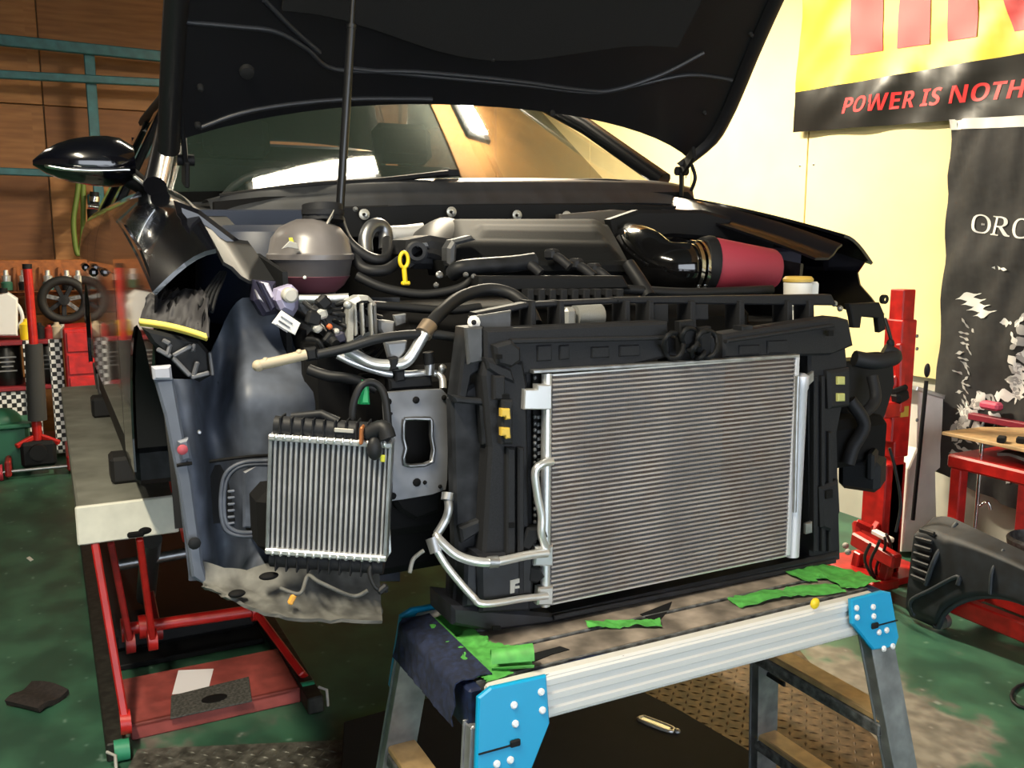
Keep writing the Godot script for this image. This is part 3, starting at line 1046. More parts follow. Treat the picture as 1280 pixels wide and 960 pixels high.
func build_shell() -> void:
	var paint: Material = mats["paint"]
	var m := MB.new()
	for s: float in [-1.0, 1.0]:
		# front wing: outer skin with its half wheel arch
		var at := side_at(s)
		var p := [Vector2(-2.74, 0.86), Vector2(-2.475, 0.86)]
		for k in (11 if s < 0 else 9):
			var a := deg_to_rad(186.0 - k * 13.5)
			p.append(Vector2(-2.1, 0.90) + Vector2(cos(a), sin(a)) * 0.37)
		if s > 0:      # the far wing ends in a notch where its lamp was
			for q in [[1062, 388], [1106, 393], [1090, 372], [1076, 356], [1073, 341], [1086, 322]]:
				var w2 := px(q[0], q[1], 1.97)
				p.append(Vector2(w2.z, w2.y - 0.03))
			p.append_array([Vector2(-1.95, 1.43), Vector2(-2.3, 1.485), Vector2(-2.74, 1.52)])
		else:
			p.append_array([Vector2(-1.76, 1.30), Vector2(-1.71, 1.36), Vector2(-1.95, 1.43), Vector2(-2.3, 1.485), Vector2(-2.74, 1.52)])
		m = MB.new()
		m.prism(p, at, 0.005, 0.0)
		var w := obj("wing", m, paint, car, "glossy dark wing")
		# rolled top of the wing, up to the bonnet gutter
		m = MB.new()
		var xo := 0.17 if s < 0 else 1.97
		m.grid(func(u: float, v: float):
			var z := lerpf(-2.74, -1.71 if s < 0 else -1.75, u)
			var yo: float = lerpf(1.52, 1.36, u * u * 0.5 + u * 0.5) + (0.03 if s > 0 else 0.0)
			var wd := 0.15 - 0.04 * u * u
			return Vector3(xo - s * (wd * v) + s * 0.004, yo + 0.075 * sin(v * 1.45), z), 12, 6, Vector3(-0.2, 1, 0), 0.008)
		obj("wing_top", m, paint, w)
		# gutter and inner wing
		m = MB.new()
		m.grid(func(u: float, v: float):
			var z := lerpf(-2.62, -1.74, u)
			var yo: float = lerpf(1.60, 1.43, u * u * 0.5 + u * 0.5) + (0.03 if s > 0 else 0.0)
			var q: float = v * 0.09
			return Vector3(xo - s * (0.155 + q) + s * 0.03 * u, yo - 0.02 - 0.035 * smoothstep(0.0, 0.5, v), z), 8, 6, Vector3.UP, 0.006)
		m.grid(func(u: float, v: float): return Vector3(xo - s * (0.245 + 0.01 * v), lerpf(1.50, 1.39, u) - v * (0.42 if s < 0 else lerpf(0.30, 0.20, u)), lerpf(-2.62, -1.76, u)), 4, 2, Vector3(-s, 0, 0), 0.01)
		obj("inner_wing", m, mats["dark plastic"] if s < 0 else mats["paint satin"], car)
		# wheel arch shell, still in place on the near side only
		m = MB.new()
		m.grid(func(u: float, v: float):
			var a := PI * (0.02 + 0.96 * u)
			return Vector3(xo - s * (0.012 + 0.24 * v), 0.90 + sin(a) * 0.375, -2.1 + cos(a) * 0.375), 16, 2, Vector3(0, 1, 0), 0.006)
		m.box2(Vector3(xo - s * 0.26, 0.8, -2.47), Vector3(xo - s * 0.27, 1.28, -1.73))
		if s < 0:
			obj("arch_shell", m, mats["dark plastic"], car)
		# door and rear quarter below the windows
		var splits := [[-2.75, -3.72, "door"], [-3.73, -4.36, "door"], [-4.37, -5.25, "rear_quarter"]]
		for q in splits:
			m = MB.new()
			var poly := []
			if q[2] == "door":
				poly = [Vector2(q[1], 0.90), Vector2(q[0], 0.90), Vector2(q[0], 1.36), Vector2(q[1], 1.36)]
			else:
				poly = [Vector2(-5.25, 1.0)]
				for k in 11:
					var a := deg_to_rad(190.0 - k * 19.5)
					poly.append(Vector2(-4.73, 0.90) + Vector2(cos(a), sin(a)) * 0.36)
				poly.append_array([Vector2(-4.365, 0.90), Vector2(-4.37, 1.36), Vector2(-5.25, 1.36)])
			m.prism(poly, at, 0.02, 0.004)
			m.grid(func(u: float, v: float):
				var a: float = v * 1.2
				return Vector3(xo - s * 0.12 * (1.0 - cos(a)) + s * 0.0, 1.36 + (0.03 if s > 0 else 0.0) + 0.24 * sin(a), lerpf(q[0], q[1], u)), 4, 6, Vector3(s, 0.3, 0), 0.01)
			var d := obj(q[2], m, paint, car)
			if q[2] == "door":
				m = MB.new()
				m.box(Vector3(xo + s * 0.018, 1.34, q[1] + 0.16), Vector3(0.03, 0.03, 0.2), Basis(), 0.01)
				obj("handle", m, paint, d)
		m = MB.new()
		m.box2(Vector3(xo - s * 0.01, 0.79, -4.37), Vector3(xo - s * 0.12, 0.895, -2.6), 0.015)
		obj("sill", m, mats["black plastic worn"], car)
		# windows, pillars
		var A := Vector3(1.07 + s * 0.80, 1.615 + s * 0.03, -2.55)
		var B := Vector3(1.07 + s * 0.62, 2.0 + s * 0.02, -3.25)
		var belt := func(z: float) -> Vector3: return Vector3(1.07 + s * 0.82, 1.585 + s * 0.03, z)
		var roof := func(z: float) -> Vector3: return Vector3(1.07 + s * 0.60, 2.01 + s * 0.02, z)
		m = MB.new()
		m.tube([A, A.lerp(B, 0.5) + Vector3(0, 0.02, 0), B], [0.03, 0.03, 0.03], 10)
		obj("pillar", m, mats["paint satin"], car)
		m = MB.new()
		m.beam(belt.call(-3.75), roof.call(-3.78), 0.03, 0.11, 0.006, Vector3(0, 0, 1))
		obj("pillar", m, paint, car)
		m = MB.new()
		m.beam(belt.call(-4.85), roof.call(-4.5), 0.03, 0.25, 0.006, Vector3(0, 0, 1))
		obj("pillar", m, paint, car)
		m = MB.new()
		m.tube([B, roof.call(-3.5), roof.call(-4.0), roof.call(-4.7)], 0.03, 8)
		m.tube([belt.call(-2.72), belt.call(-3.7), belt.call(-4.8)], 0.016, 8)
		obj("window_frame", m, mats["dark plastic"], car)
		m = MB.new()
		m.grid(func(u: float, v: float):
			var z0: float = lerpf(-2.86, -3.70, u)
			var lo: Vector3 = belt.call(z0)
			var hi: Vector3 = roof.call(lerpf(-3.22, -3.72, u))
			return lo.lerp(hi, v), 4, 4, Vector3(s, 0, 0), 0.004)
		obj("side_window", m, glass(), car)
		m = MB.new()
		m.grid(func(u: float, v: float): return (belt.call(lerpf(-3.81, -4.75, u)) as Vector3).lerp(roof.call(lerpf(-3.83, -4.42, u)), v), 4, 4, Vector3(s, 0, 0), 0.004)
		obj("side_window", m, glass(), car)
		if s < 0:
			m = MB.new()
			var c := Vector3(0.20, 0.90, -4.73)
			m.lathe(c + Vector3(0.21, 0, 0), Vector3.LEFT, [[0, 0.2], [0.0, 0.30], [0.03, 0.32], [0.18, 0.32], [0.21, 0.30], [0.205, 0.22], [0.19, 0.215]], 36)
			var ty := obj("rear_tyre", m, mats["rubber"], car)
			m = MB.new()
			m.lathe(c + Vector3(0.2, 0, 0), Vector3.LEFT, [[0.15, 0.215], [0.19, 0.218], [0.17, 0.2], [0.12, 0.19], [0.12, 0.0]], 30)
			for k in 5:
				var a := TAU * k / 5
				m.beam(c + Vector3(-0.0, 0, 0) + Vector3(0, cos(a), sin(a)) * 0.04, c + Vector3(0.01, 0, 0) + Vector3(0, cos(a), sin(a)) * 0.205, 0.03, 0.05, 0.006, Vector3.LEFT)
			obj("rim", m, mats["steel"], ty)
	# roof and tail
	m = MB.new()
	m.grid(func(u: float, v: float):
		var x := lerpf(-0.62, 0.62, u)
		return Vector3(1.07 + x, 2.015 + lean(1.07 + x) * 0.6 + 0.05 * (1 - pow(x / 0.62, 2)) - 0.10 * v * v, lerpf(-3.24 + 0.10 * (1 - pow(x / 0.62, 2)), -4.8, v)), 10, 8, Vector3.UP, 0.02)
	obj("roof", m, paint, car)
	m = MB.new()
	m.box2(Vector3(0.25, 0.95, -5.3), Vector3(1.89, 1.6, -5.2), 0.03)
	m.beam(Vector3(1.07, 1.6, -5.2), Vector3(1.07, 1.93, -4.85), 1.3, 0.02, 0.0, Vector3(0, 0, 1))
	obj("tailgate", m, paint, car)
	m = MB.new()
	m.box2(Vector3(0.29, 0.86, -5.2), Vector3(1.85, 0.9, -2.6))
	m.box2(Vector3(0.29, 0.9, -2.62), Vector3(1.85, 1.5, -2.58))
	obj("floor_pan", m, mats["deep black"], car)
	# windscreen
	m = MB.new()
	m.grid(func(u: float, v: float):
		var k := u * 2.0 - 1.0
		var w := lerpf(0.80, 0.63, v)
		var bulge := 1.0 - k * k
		var x := 1.07 + k * w
		return Vector3(x, lerpf(1.60, 1.99, v) + 0.02 * bulge * v + lean(x), lerpf(-2.57, -3.28, v) + 0.09 * bulge), 16, 8, Vector3(0, 1, 0.5), 0.0, 0)
	obj("windscreen", m, glass(), car)
	# inside: dashboard, wheel, seats
	m = MB.new()
	m.grid(func(u: float, v: float): return Vector3(lerpf(0.36, 1.80, u), 1.575 - 0.02 * v - 0.06 * v * v + lean(lerpf(0.36, 1.8, u)), lerpf(-2.62, -3.08, v) + 0.12 * (1 - pow(u * 2 - 1, 2)) * (1 - v)), 10, 5, Vector3.UP, 0.02)
	m.box2(Vector3(0.36, 1.15, -3.08), Vector3(1.80, 1.49, -2.95), 0.02)
	obj("dashboard", m, mat("dash", "23262a", 0.6, 0.0, "fine", 9.0), car)
	m = MB.new()
	var ring := []
	var wc := Vector3(0.70, 1.50, -3.17)
	for k in 25:
		var a := TAU * k / 24.0
		ring.append(wc + Vector3(cos(a) * 0.185, sin(a) * 0.17, sin(a) * 0.07))
	m.tube(ring, 0.015, 8, false)
	m.ball(wc + Vector3(0, 0, 0.02), Vector3(0.07, 0.05, 0.04))
	m.beam(wc, wc + Vector3(-0.18, 0, 0), 0.02, 0.04, 0.005)
	m.beam(wc, wc + Vector3(0.18, 0, 0), 0.02, 0.04, 0.005)
	obj("steering_wheel", m, mat("grey leather", "3c4040", 0.5), car)
	for x: float in [0.72, 1.42]:
		m = MB.new()
		m.beam(Vector3(x, 1.15, -3.62), Vector3(x, 1.76, -3.82), 0.50, 0.12, 0.05, Vector3(0, 0, 1))
		m.box(Vector3(x, 1.86, -3.84), Vector3(0.26, 0.17, 0.09), Basis(Vector3.RIGHT, -0.2), 0.035)
		m.box(Vector3(x, 1.15, -3.4), Vector3(0.5, 0.14, 0.5), Basis(), 0.05)
		obj("seat", m, mat("seat cloth", "1d1f21", 0.9), car)
	m = MB.new()
	m.box2(Vector3(0.36, 1.1, -4.55), Vector3(1.78, 1.75, -4.45), 0.05)
	obj("rear_seat", m, mats["seat cloth"], car)
	# door mirror
	m = MB.new()
	var rings := []
	for i in 9:
		var t := i / 8.0
		var a := px_mirror(t)
		var ringp := []
		for k in 20:
			var w := TAU * k / 20
			ringp.append(a[0] + Vector3(0, sin(w) * a[1] * (0.72 if sin(w) < 0 else 1.0), cos(w) * a[2]))
		rings.append(ringp)
	m.loft(rings)
	var mir := obj("mirror", m, paint, car, "black door mirror with a chrome edged lamp strip")
	m = MB.new()
	m.tube(curve([pz(56, 207, -2.705), pz(80, 211, -2.695), pz(120, 213, -2.69), pz(162, 212, -2.69)], 6), [0.004] + range(17).map(func(_i): return 0.0055) + [0.006], 8)
	obj("lamp_strip", m, mats["chrome"], mir)
	m = MB.new()
	m.tube(curve([pz(150, 215, -2.78), pz(172, 228, -2.78), pz(192, 246, -2.82)], 5), [0.03, 0.03, 0.03, 0.029, 0.028, 0.026, 0.025, 0.024, 0.023, 0.022, 0.02], 10)
	obj("arm", m, mats["dark plastic"], mir)
	m = MB.new()
	m.tube(curve([pz(163, 217, -2.745), pz(176, 227, -2.74), pz(188, 238, -2.77)], 5), 0.006, 8)
	obj("arm_edge", m, mats["alu bright"], mir)

func px_mirror(t: float) -> Array:        # centre, half height, half depth along the mirror, tip first
	var h := [0.008, 0.036, 0.054, 0.066, 0.073, 0.078, 0.080, 0.076, 0.056]
	var i := int(round(t * 8))
	return [pz(lerpf(41, 167, t), lerpf(204, 208, t), -2.78), h[i], [0.01, 0.05, 0.07, 0.08, 0.085, 0.085, 0.085, 0.08, 0.06][i]]

func glass() -> StandardMaterial3D:
	if mats.has("glass"):
		return mats["glass"]
	var g := mat("glass", "35453f", 0.03)
	g.transparency = BaseMaterial3D.TRANSPARENCY_ALPHA
	g.albedo_color.a = 0.35
	return g

# ------------------------------------------------------------------ bonnet, standing open at about 45 degrees
const HOOD_Y := 1.65
const HOOD_Z := -2.42

func hood_pt(x: float, s: float, lift := 0.0) -> Vector3:     # s up the panel from the hinge line, lift towards the engine bay
	var k := (x - 1.07) / 0.8
	var crown := 0.05 * (1.0 - k * k) + 0.03 * sin(clampf(s, 0, 1) * PI)
	var n := lift - crown
	return Vector3(x, HOOD_Y + s * 0.7071 - n * 0.7071 + lean(x) * 0.5, HOOD_Z + s * 0.7071 + n * 0.7071)

func hood_px(x: float, y: float, lift := 0.0) -> Vector3:     # where a line of sight meets the crowned inner side
	var r := ray(x, y)
	var n := Vector3(0, -0.7071, 0.7071)
	var off := lift
	var p := Vector3()
	for i in 4:
		var o := Vector3(0, HOOD_Y + lean(p.x) * 0.5, HOOD_Z) + n * off
		p = EYE + r * ((o - EYE).dot(n) / r.dot(n))
		var k := (p.x - 1.07) / 0.8
		var s := clampf((p.y - HOOD_Y) * 0.7071 + (p.z - HOOD_Z) * 0.7071, 0, 1)
		off = lift - 0.05 * (1.0 - k * k) - 0.03 * sin(s * PI)
	return p

func hood_lo(x: float) -> float:          # trailing edge, an arch
	var k := clampf((x - 1.07) / 0.80, -1, 1)
	return 0.04 + 0.125 * pow(1.0 - pow(absf(k), 2.4), 0.9)

func build_hood() -> void:
	var m := MB.new()
	var xl := func(s: float) -> float: return 0.268 + 0.02 * s * s
	var xr := func(s: float) -> float: return 1.85 + 0.07 * smoothstep(0.0, 0.15, s) - 0.25 * maxf(0, s - 0.25) * 0.6
	m.grid(func(u: float, v: float):
		var x0 := lerpf(0.275, 1.87, u)
		var lo := hood_lo(x0)
		var s := lerpf(lo, 1.02 - 0.10 * pow(absf(u * 2 - 1), 3), v)
		var x: float = lerpf(xl.call(s), xr.call(s), u)
		return hood_pt(x, s), 24, 16, Vector3(0, -1, 1), 0.022)
	var h := obj("bonnet", m, mat("bonnet inside", "0d0e13", 0.45, 0.0, "soft", 2.0), car, "open bonnet seen from below")
	# turned edge along the sides
	for sd in [-1, 1]:
		m = MB.new()
		var p := []
		for i in 11:
			var s := lerpf(0.03, 0.95, i / 10.0)
			p.append(hood_pt((xl.call(s) + 0.022) if sd < 0 else (xr.call(s) - 0.022), s, 0.012))
		var pc := curve(p, 3)
		m.grid(func(u: float, v: float):
			var i := mini(int(round(u * (pc.size() - 1))), pc.size() - 1)
			var w := sin(v * PI)
			return pc[i] + Vector3((v - 0.5) * 0.05, 0, 0) + Vector3(0, -0.7071, 0.7071) * (0.018 * pow(w, 0.5) - 0.012), 30, 8, Vector3(0, -1, 1), 0.004)
		obj("bonnet_edge", m, mat("bonnet edge", "08090d", 0.5), h)
	# raised ribs pressed into the inner panel
	var ribs := [
		[[232, 28], [300, 34], [345, 40], [385, 62], [420, 87], [520, 90], [640, 101], [730, 113], [770, 112], [830, 92], [880, 66]],
		[[432, 85], [520, 94], [650, 106], [740, 116], [790, 108], [860, 94], [915, 100]],
		[[250, 160], [300, 142], [360, 131], [440, 124], [540, 124]],
		[[330, 0], [370, 40], [400, 66]],
	]
	for r in ribs:
		var c := []
		for q in r:
			c.append(hood_px(q[0], q[1], 0.002))
		c = curve(c, 5)
		m = MB.new()
		m.tube(c, 0.0065, 6)
		obj("pressed_rib", m, mat("rib", "24262b", 0.42), h)
	# insulation pad clipped to the middle
	m = MB.new()
	m.grid(func(u: float, v: float): return hood_pt(lerpf(0.52, 1.62, u), lerpf(0.36 + 0.05 * cos(u * TAU), 0.9, v), 0.012 + 0.012 * sin(u * PI) * sin(v * PI)), 14, 8, Vector3(0, -1, 1), 0.01)
	obj("insulation_pad", m, mat("felt", "131313", 0.95, 0.0, "fine", 8.0, 0.1), h)
	# small stops and clips
	for q in [[308, 88, 0.018], [250, 108, 0.008], [247, 155, 0.008], [938, 42, 0.006], [615, 72, 0.007], [880, 140, 0.006], [690, 140, 0.008]]:
		m = MB.new()
		var p := hood_px(q[0], q[1], 0.0)
		m.lathe(p, Vector3(0, -1, 1), [[0, q[2]], [0.012, q[2] * 0.9], [0.014, q[2] * 0.4], [0.014, 0]], 12)
		obj("rubber_stop", m, mats["rubber"], h)
	# hinges
	for q in [[232, 200, 225, 120, -2.46], [852, 214, 868, 190, -2.44]]:
		m = MB.new()
		var a := pz(q[0], q[1] + 32, q[4])
		var b := pz(q[0], q[1], q[4] + 0.02)
		var d := pz(q[2], q[3], q[4] + 0.13)
		m.beam(a, b, 0.012, 0.05, 0.003)
		m.beam(b, d, 0.012, 0.04, 0.003)
		m.cyl(b - Vector3(0.02, 0, 0), b + Vector3(0.02, 0, 0), 0.014)
		obj("hinge", m, mats["dark plastic"], h)
	m = MB.new()
	m.tube(curve([pz(864, 205, -2.38), pz(869, 222, -2.37), pz(864, 238, -2.4)], 6), 0.006, 6)
	obj("washer_hose", m, mats["hose rubber"], h)
	# gas strut
	m = MB.new()
	var s0 := pz(424, 276, -2.02)
	var s2 := hood_px(449, -120, 0.0)
	var s1 := s0.lerp(s2, 0.62)
	m.cyl(s0, s1, 0.0095)
	m.cyl(s1 - (s1 - s0) * 0.0, s2, 0.006)
	m.ball(s0, Vector3(0.014, 0.014, 0.014))
	m.cyl(s1, s1 + (s2 - s1) * 0.03, 0.011)
	obj("bonnet_strut", m, mat("strut black", "111214", 0.3), car)

# ------------------------------------------------------------------ the stripped near corner
func build_front_corner() -> void:
	# wheel arch liner
	var rows := [375.0, 420.0, 460.0, 500.0, 540.0, 572.0, 610.0, 650.0, 690.0, 730.0]
	var cols := []           # px x at the row, depth per column
	var m := MB.new()
	var fn := func(u: float, v: float):
		var y := lerpf(lerpf(474, 372, smoothstep(0.12, 0.36, u)), 726, v)
		var xl := lerpf(206, 236, clampf((y - 470) / 250.0, -0.3, 1))
		var x := lerpf(xl, 500, u)
		var z := -1.63
		# flange, groove, then the wide bulge
		z += -0.12 * smoothstep(0.09, 0.16, u) + 0.10 * smoothstep(0.2, 0.34, u) - 0.16 * smoothstep(0.55, 1.0, u)
		z -= 0.17 * (1.0 - smoothstep(0.10, 0.36, v)) * smoothstep(0.10, 0.3, u)
		z += 0.09 * smoothstep(0.86, 1.0, v) * smoothstep(0.1, 0.4, u)
		return pz(x, y, z)
	m.grid(fn, 40, 30, Vector3(0, 0, 1), 0.004)
	var ln := obj("wheel_arch_liner", m, mats["liner"], car, "dusty grey plastic wheel arch liner")
	# flange strip along its outer edge
	m = MB.new()
	slab(m, [190, 459, 214, 457, 216, 475, 192, 475], -1.60, 0.02, 0.004)
	obj("flange_pad", m, mat("pale liner", "9a9ca6", 0.5), ln)
	m = MB.new()
	slab(m, [193, 475, 217, 473, 240, 600, 254, 705, 262, 735, 240, 722, 236, 690, 222, 600, 206, 520], -1.605, 0.02, 0.004)
	slab(m, [222, 552, 236, 548, 240, 574, 226, 578], -1.597, 0.02, 0.004)
	obj("flange", m, mat("liner pale", "656c7a", 0.5, 0.0, "soft", 2.0), ln)
	for q in [[228, 562, 0.009, "red clip"], [249, 540, 0.004, "steel"], [243, 679, 0.011, "dark plastic"]]:
		m = MB.new()
		bolt(m, pz(q[0], q[1], -1.594), Vector3.BACK, q[2], 0.004)
		objs("clip", m, mat("red clip", "a0404a", 0.5) if q[3] == "red clip" else mats[q[3]], ln)
	m = MB.new()
	m.tube([pz(221, 582, -1.60), pz(240, 579, -1.60)], 0.003, 6)
	m.tube(curve([pz(262, 577, -1.665), pz(300, 572, -1.64), pz(340, 569, -1.645), pz(372, 567, -1.66)], 5), 0.003, 6)
	obj("seam", m, mats["deep black"], ln)
	# oval access cover with its raised rims
	for k in 2:
		m = MB.new()
		var g := 4.0 * k
		m.tube(curve([pz(338, 576 + g, -1.63), pz(305, 578 + g, -1.632), pz(284 + g, 590 + g * 0.6, -1.635), pz(277 + g, 612, -1.635), pz(277 + g, 645, -1.632), pz(284 + g, 664 - g, -1.627), pz(305, 670 - g, -1.622), pz(338, 667 - g, -1.622)], 6), 0.004, 6)
		obj("cover_rim", m, mats["liner"], ln)
	for i in 6:
		m = MB.new()
		m.box(pz(289, 614 + i * 8, -1.628), Vector3(0.012, 0.004, 0.006), Basis(), 0.001)
		obj("cover_rib", m, mats["liner pale"], ln)
	m = MB.new()
	slab(m, [304, 590, 320, 580, 338, 580, 338, 664, 304, 660], -1.628, 0.01, 0.004)
	obj("cover_panel", m, mat("liner mid", "6a7282", 0.5, 0.0, "dirt", 2.0), ln)
	# undertray lip, bent forward and dusty
	var nz := noise(6.0, 3, 51)
	m = MB.new()
	var top := curve([pz(246, 700, -1.62), pz(300, 712, -1.60), pz(350, 702, -1.58), pz(400, 708, -1.55), pz(474, 712, -1.52)], 6)
	var low := curve([pz(256, 732, -1.60), pz(292, 748, -1.52), pz(340, 768, -1.46), pz(400, 774, -1.43), pz(478, 775, -1.40)], 6)
	m.grid(func(u: float, v: float):
		var i := int(round(u * 24))
		return (top[i] as Vector3).lerp(low[i], v) + Vector3(0, 0.006 * nz.get_noise_2d(u * 5, v * 1.5) - 0.012 * sin(v * PI), 0), 24, 10, Vector3(0, 1, 0.3), 0.006)
	var tray := obj("undertray_lip", m, mats["liner dusty"], car, "dusty torn undertray edge")
	for q in [[296, 742, 12, 0.006], [336, 720, 14, 0.006], [425, 768, 10, 0.006], [373, 700, 9, 0.005]]:
		m = MB.new()
		m.ball(pz(q[0], q[1], -1.515) + Vector3(0, 0.0, 0.0), Vector3(q[2] * 0.0012, q[3], 0.012))
		objs("slot", m, mats["deep black"], tray)
	m = MB.new()
	m.box(pz(365, 749, -1.455), Vector3(0.009, 0.018, 0.009), Basis(Vector3.BACK, -0.5), 0.002)
	obj("amber_clip", m, mat("amber", "d89a3c", 0.5), tray)
	obj("cable", hose([350, 735, -1.47, 375, 742, -1.45, 385, 720, -1.46, 400, 728, -1.44, 440, 745, -1.43, 460, 738, -1.42], 0.0035), mats["liner dusty"], tray)
	# red bar of the lift and black sheet behind are elsewhere; headlamp bracket wrapped in cloth with yellow tape
	m = MB.new()
	m.grid(func(u: float, v: float):
		var a := pz(lerpf(173, 262, u), lerpf(404, 420, u), lerpf(-1.74, -1.60, u))
		var b := pz(lerpf(205, 254, u), lerpf(368, 366, sin(u * PI * 0.5)), lerpf(-1.86, -1.80, u))
		var k := nz.get_noise_2d(u * 3 + 5, v * 3)
		return a.lerp(b, v) + Vector3(0.0, 0.012 * k + 0.03 * sin(v * PI), 0.018 * k), 20, 12, Vector3(0, 0.5, 1), 0.004)
	var hb := obj("lamp_bracket", m, mat("bag cloth", "2a292d", 0.7, 0.0, "soft", 10.0), car, "black headlamp bracket with a yellow strip")
	m = MB.new()
	m.grid(func(u: float, v: float):
		var p := pz(lerpf(174, 258, u), lerpf(398, 417, u) + 9.5 * v - 3.0 * sin(u * PI), lerpf(-1.735, -1.585, u) + 0.01 * sin(v * PI))
		return p, 14, 4, Vector3(0, 0, 1), 0.003)
	obj("yellow_strip", m, mats["pale yellow"], hb)
	m = MB.new()
	slab(m, [178, 410, 250, 426, 262, 440, 264, 470, 250, 478, 232, 470, 212, 448, 190, 430], -1.66, 0.03, 0.006)
	obj("lattice", m, mats["dark plastic"], hb)
	for q in [[203, 425, 213, 430], [213, 430, 209, 445], [216, 445, 240, 432], [216, 447, 238, 470], [238, 472, 262, 466], [242, 470, 247, 452], [243, 430, 241, 440], [262, 440, 266, 470], [196, 436, 214, 446]]:
		m = MB.new()
		m.beam(pz(q[0], q[1], -1.652), pz(q[2], q[3], -1.648), 0.006, 0.008, 0.002)
		obj("strut", m, mat("grey strut", "55565a", 0.45), hb)
	for k in 4:
		obj("harness_wire", hose([250 + k * 5, 384 + k * 2, -1.68, 256 + k * 5, 368, -1.72, 266 + k * 4, 352, -1.76, 276 + k * 2, 340, -1.8], 0.003, 6), mats["hose rubber"], hb)
	# crash bar bracket
	var zb := -1.50
	var at := Transform3D(Basis(), Vector3(0, 0, zb))
	m = MB.new()
	var o := flat2([484, 491, 520, 488, 553, 487, 559, 494, 560, 545, 559, 600, 557, 612, 540, 618, 505, 624, 490, 626, 485, 615, 486, 575, 482, 530, 480, 500], zb)
	var inn := flat2([505, 524, 518, 523, 537, 523, 539, 526, 539, 545, 542, 562, 540, 577, 530, 581, 512, 582, 505, 580, 504, 572, 507, 560, 504, 548, 504, 530], zb)
	m.ring(o, inn, at, 0.012)
	var cb := obj("crash_bar_plate", m, mat("bracket steel", "8a8c91", 0.5, 0.35, "soft", 3.0), car, "steel crash bar bracket plate with an opening")
	m = MB.new()
	var lip := []
	for q in inn:
		lip.append(Vector3(q.x, q.y, zb + 0.002))
	lip.append(lip[0])
	m.tube(lip, 0.004, 6, false)
	obj("opening_rim", m, mats["steel"], cb)
	m = MB.new()
	slab(m, [496, 510, 546, 508, 548, 594, 498, 600], zb - 0.05, 0.2)
	obj("rail_end", m, mats["deep black"], cb)
	for q in [[485, 502, 5], [520, 500, 5], [555, 497, 4], [521, 603, 6], [491, 620, 5], [550, 608, 3], [531, 603, 3], [489, 517, 2]]:
		m = MB.new()
		bolt(m, pz(q[0], q[1], zb + 0.001), Vector3.BACK, q[2] * 0.0013, 0.003)
		obj("hole", m, mats["deep black"], cb)
	m = MB.new()
	slab(m, [486, 618, 556, 610, 552, 640, 520, 652, 500, 640], zb - 0.02, 0.06, 0.008)
	obj("lower_gusset", m, mats["deep black"], cb)
	# auxiliary cooler
	var cp := pz(411, 622, -1.455)
	var B := Basis(Vector3.UP, deg_to_rad(-27)) * Basis(Vector3.BACK, deg_to_rad(-4))
	var w := 0.192
	var h := 0.196
	m = MB.new()
	m.box(cp - B.z * 0.012, Vector3(w, h, 0.02), B)
	var ac := obj("cooler", m, mat("cooler fins", "3a3b3d", 0.6, 0.3, "fine", 30.0), car, "small silver auxiliary cooler with upright tubes")
	for i in 22:
		m = MB.new()
		m.box(cp + B * Vector3(-w / 2 + w * (i + 0.5) / 22, 0, -0.010), Vector3(0.0042, h, 0.026), B, 0.001)
		obj("flat_tube", m, mat("cooler tube", "c2c3c5", 0.45, 0.4, "soft", 4.0), ac)
	for s: float in [-1.0, 1.0]:
		m = MB.new()
		m.box(cp + B * Vector3(0, s * h / 2, -0.01), Vector3(w + 0.012, 0.010, 0.04), B, 0.002)
		for i in 14:
			m.ball(cp + B * Vector3(-w / 2 + w * (i + 0.5) / 14, s * (h / 2 + 0.0015), 0.008), Vector3(0.004, 0.006, 0.005), B, 8)
		obj("crimp_plate", m, mats["alu bright"], ac)
		m = MB.new()
		m.box(cp + B * Vector3(s * (w / 2 + 0.003), 0, -0.01), Vector3(0.006, h, 0.034), B, 0.001)
		obj("side_plate", m, mats["alu"], ac)
		m = MB.new()
		var c2: Vector3 = cp + B * Vector3(0, s * (h / 2 + 0.016), -0.012)
		m.tube([c2 - B.x * (w / 2), c2 + B.x * (w / 2)], 0.017, 14)
		for i in 10:
			m.box(c2 + B * Vector3(-w / 2 + 0.012 + i * 0.018, 0, 0), Vector3(0.003, 0.038, 0.038), B, 0.004)
		obj("end_tank", m, mats["black plastic"], ac)
	m = MB.new()
	m.box(cp + B * Vector3(0.022, h / 2 + 0.02, 0.008), Vector3(0.032, 0.007, 0.003), B, 0.001)
	obj("sticker", m, mats["white dull"], ac)
	m = MB.new()
	m.box(cp + B * Vector3(0.052, h / 2 + 0.015, 0.0), Vector3(0.006, 0.03, 0.04), B, 0.002)
	obj("copper_band", m, mat("copper", "a8683c", 0.5, 0.4), ac)
	m = MB.new()
	m.tube(curve([cp + B * Vector3(0.06, h / 2 + 0.015, 0), cp + B * Vector3(0.085, h / 2 + 0.028, 0.005), cp + B * Vector3(0.095, h / 2 + 0.012, 0.01)], 5), 0.014, 10)
	m.ball(cp + B * Vector3(0.074, h / 2 - 0.006, 0.012), Vector3(0.013, 0.02, 0.01))
	obj("hose_elbow", m, mats["hose rubber"], ac)
	m = MB.new()
	m.tube([cp + B * Vector3(-0.07, h / 2 + 0.03, -0.02), cp + B * Vector3(-0.02, h / 2 + 0.04, -0.015), cp + B * Vector3(0.01, h / 2 + 0.03, -0.01)], 0.008, 8)
	obj("top_pipe", m, mats["black plastic worn"], ac)
	m = MB.new()
	m.box(cp + B * Vector3(0.088, h / 2 - 0.022, 0.01), Vector3(0.008, 0.012, 0.003), B, 0.001)
	obj("yellow_dot", m, mat("acid yellow", "c2c23a", 0.5), ac)
	m = MB.new()
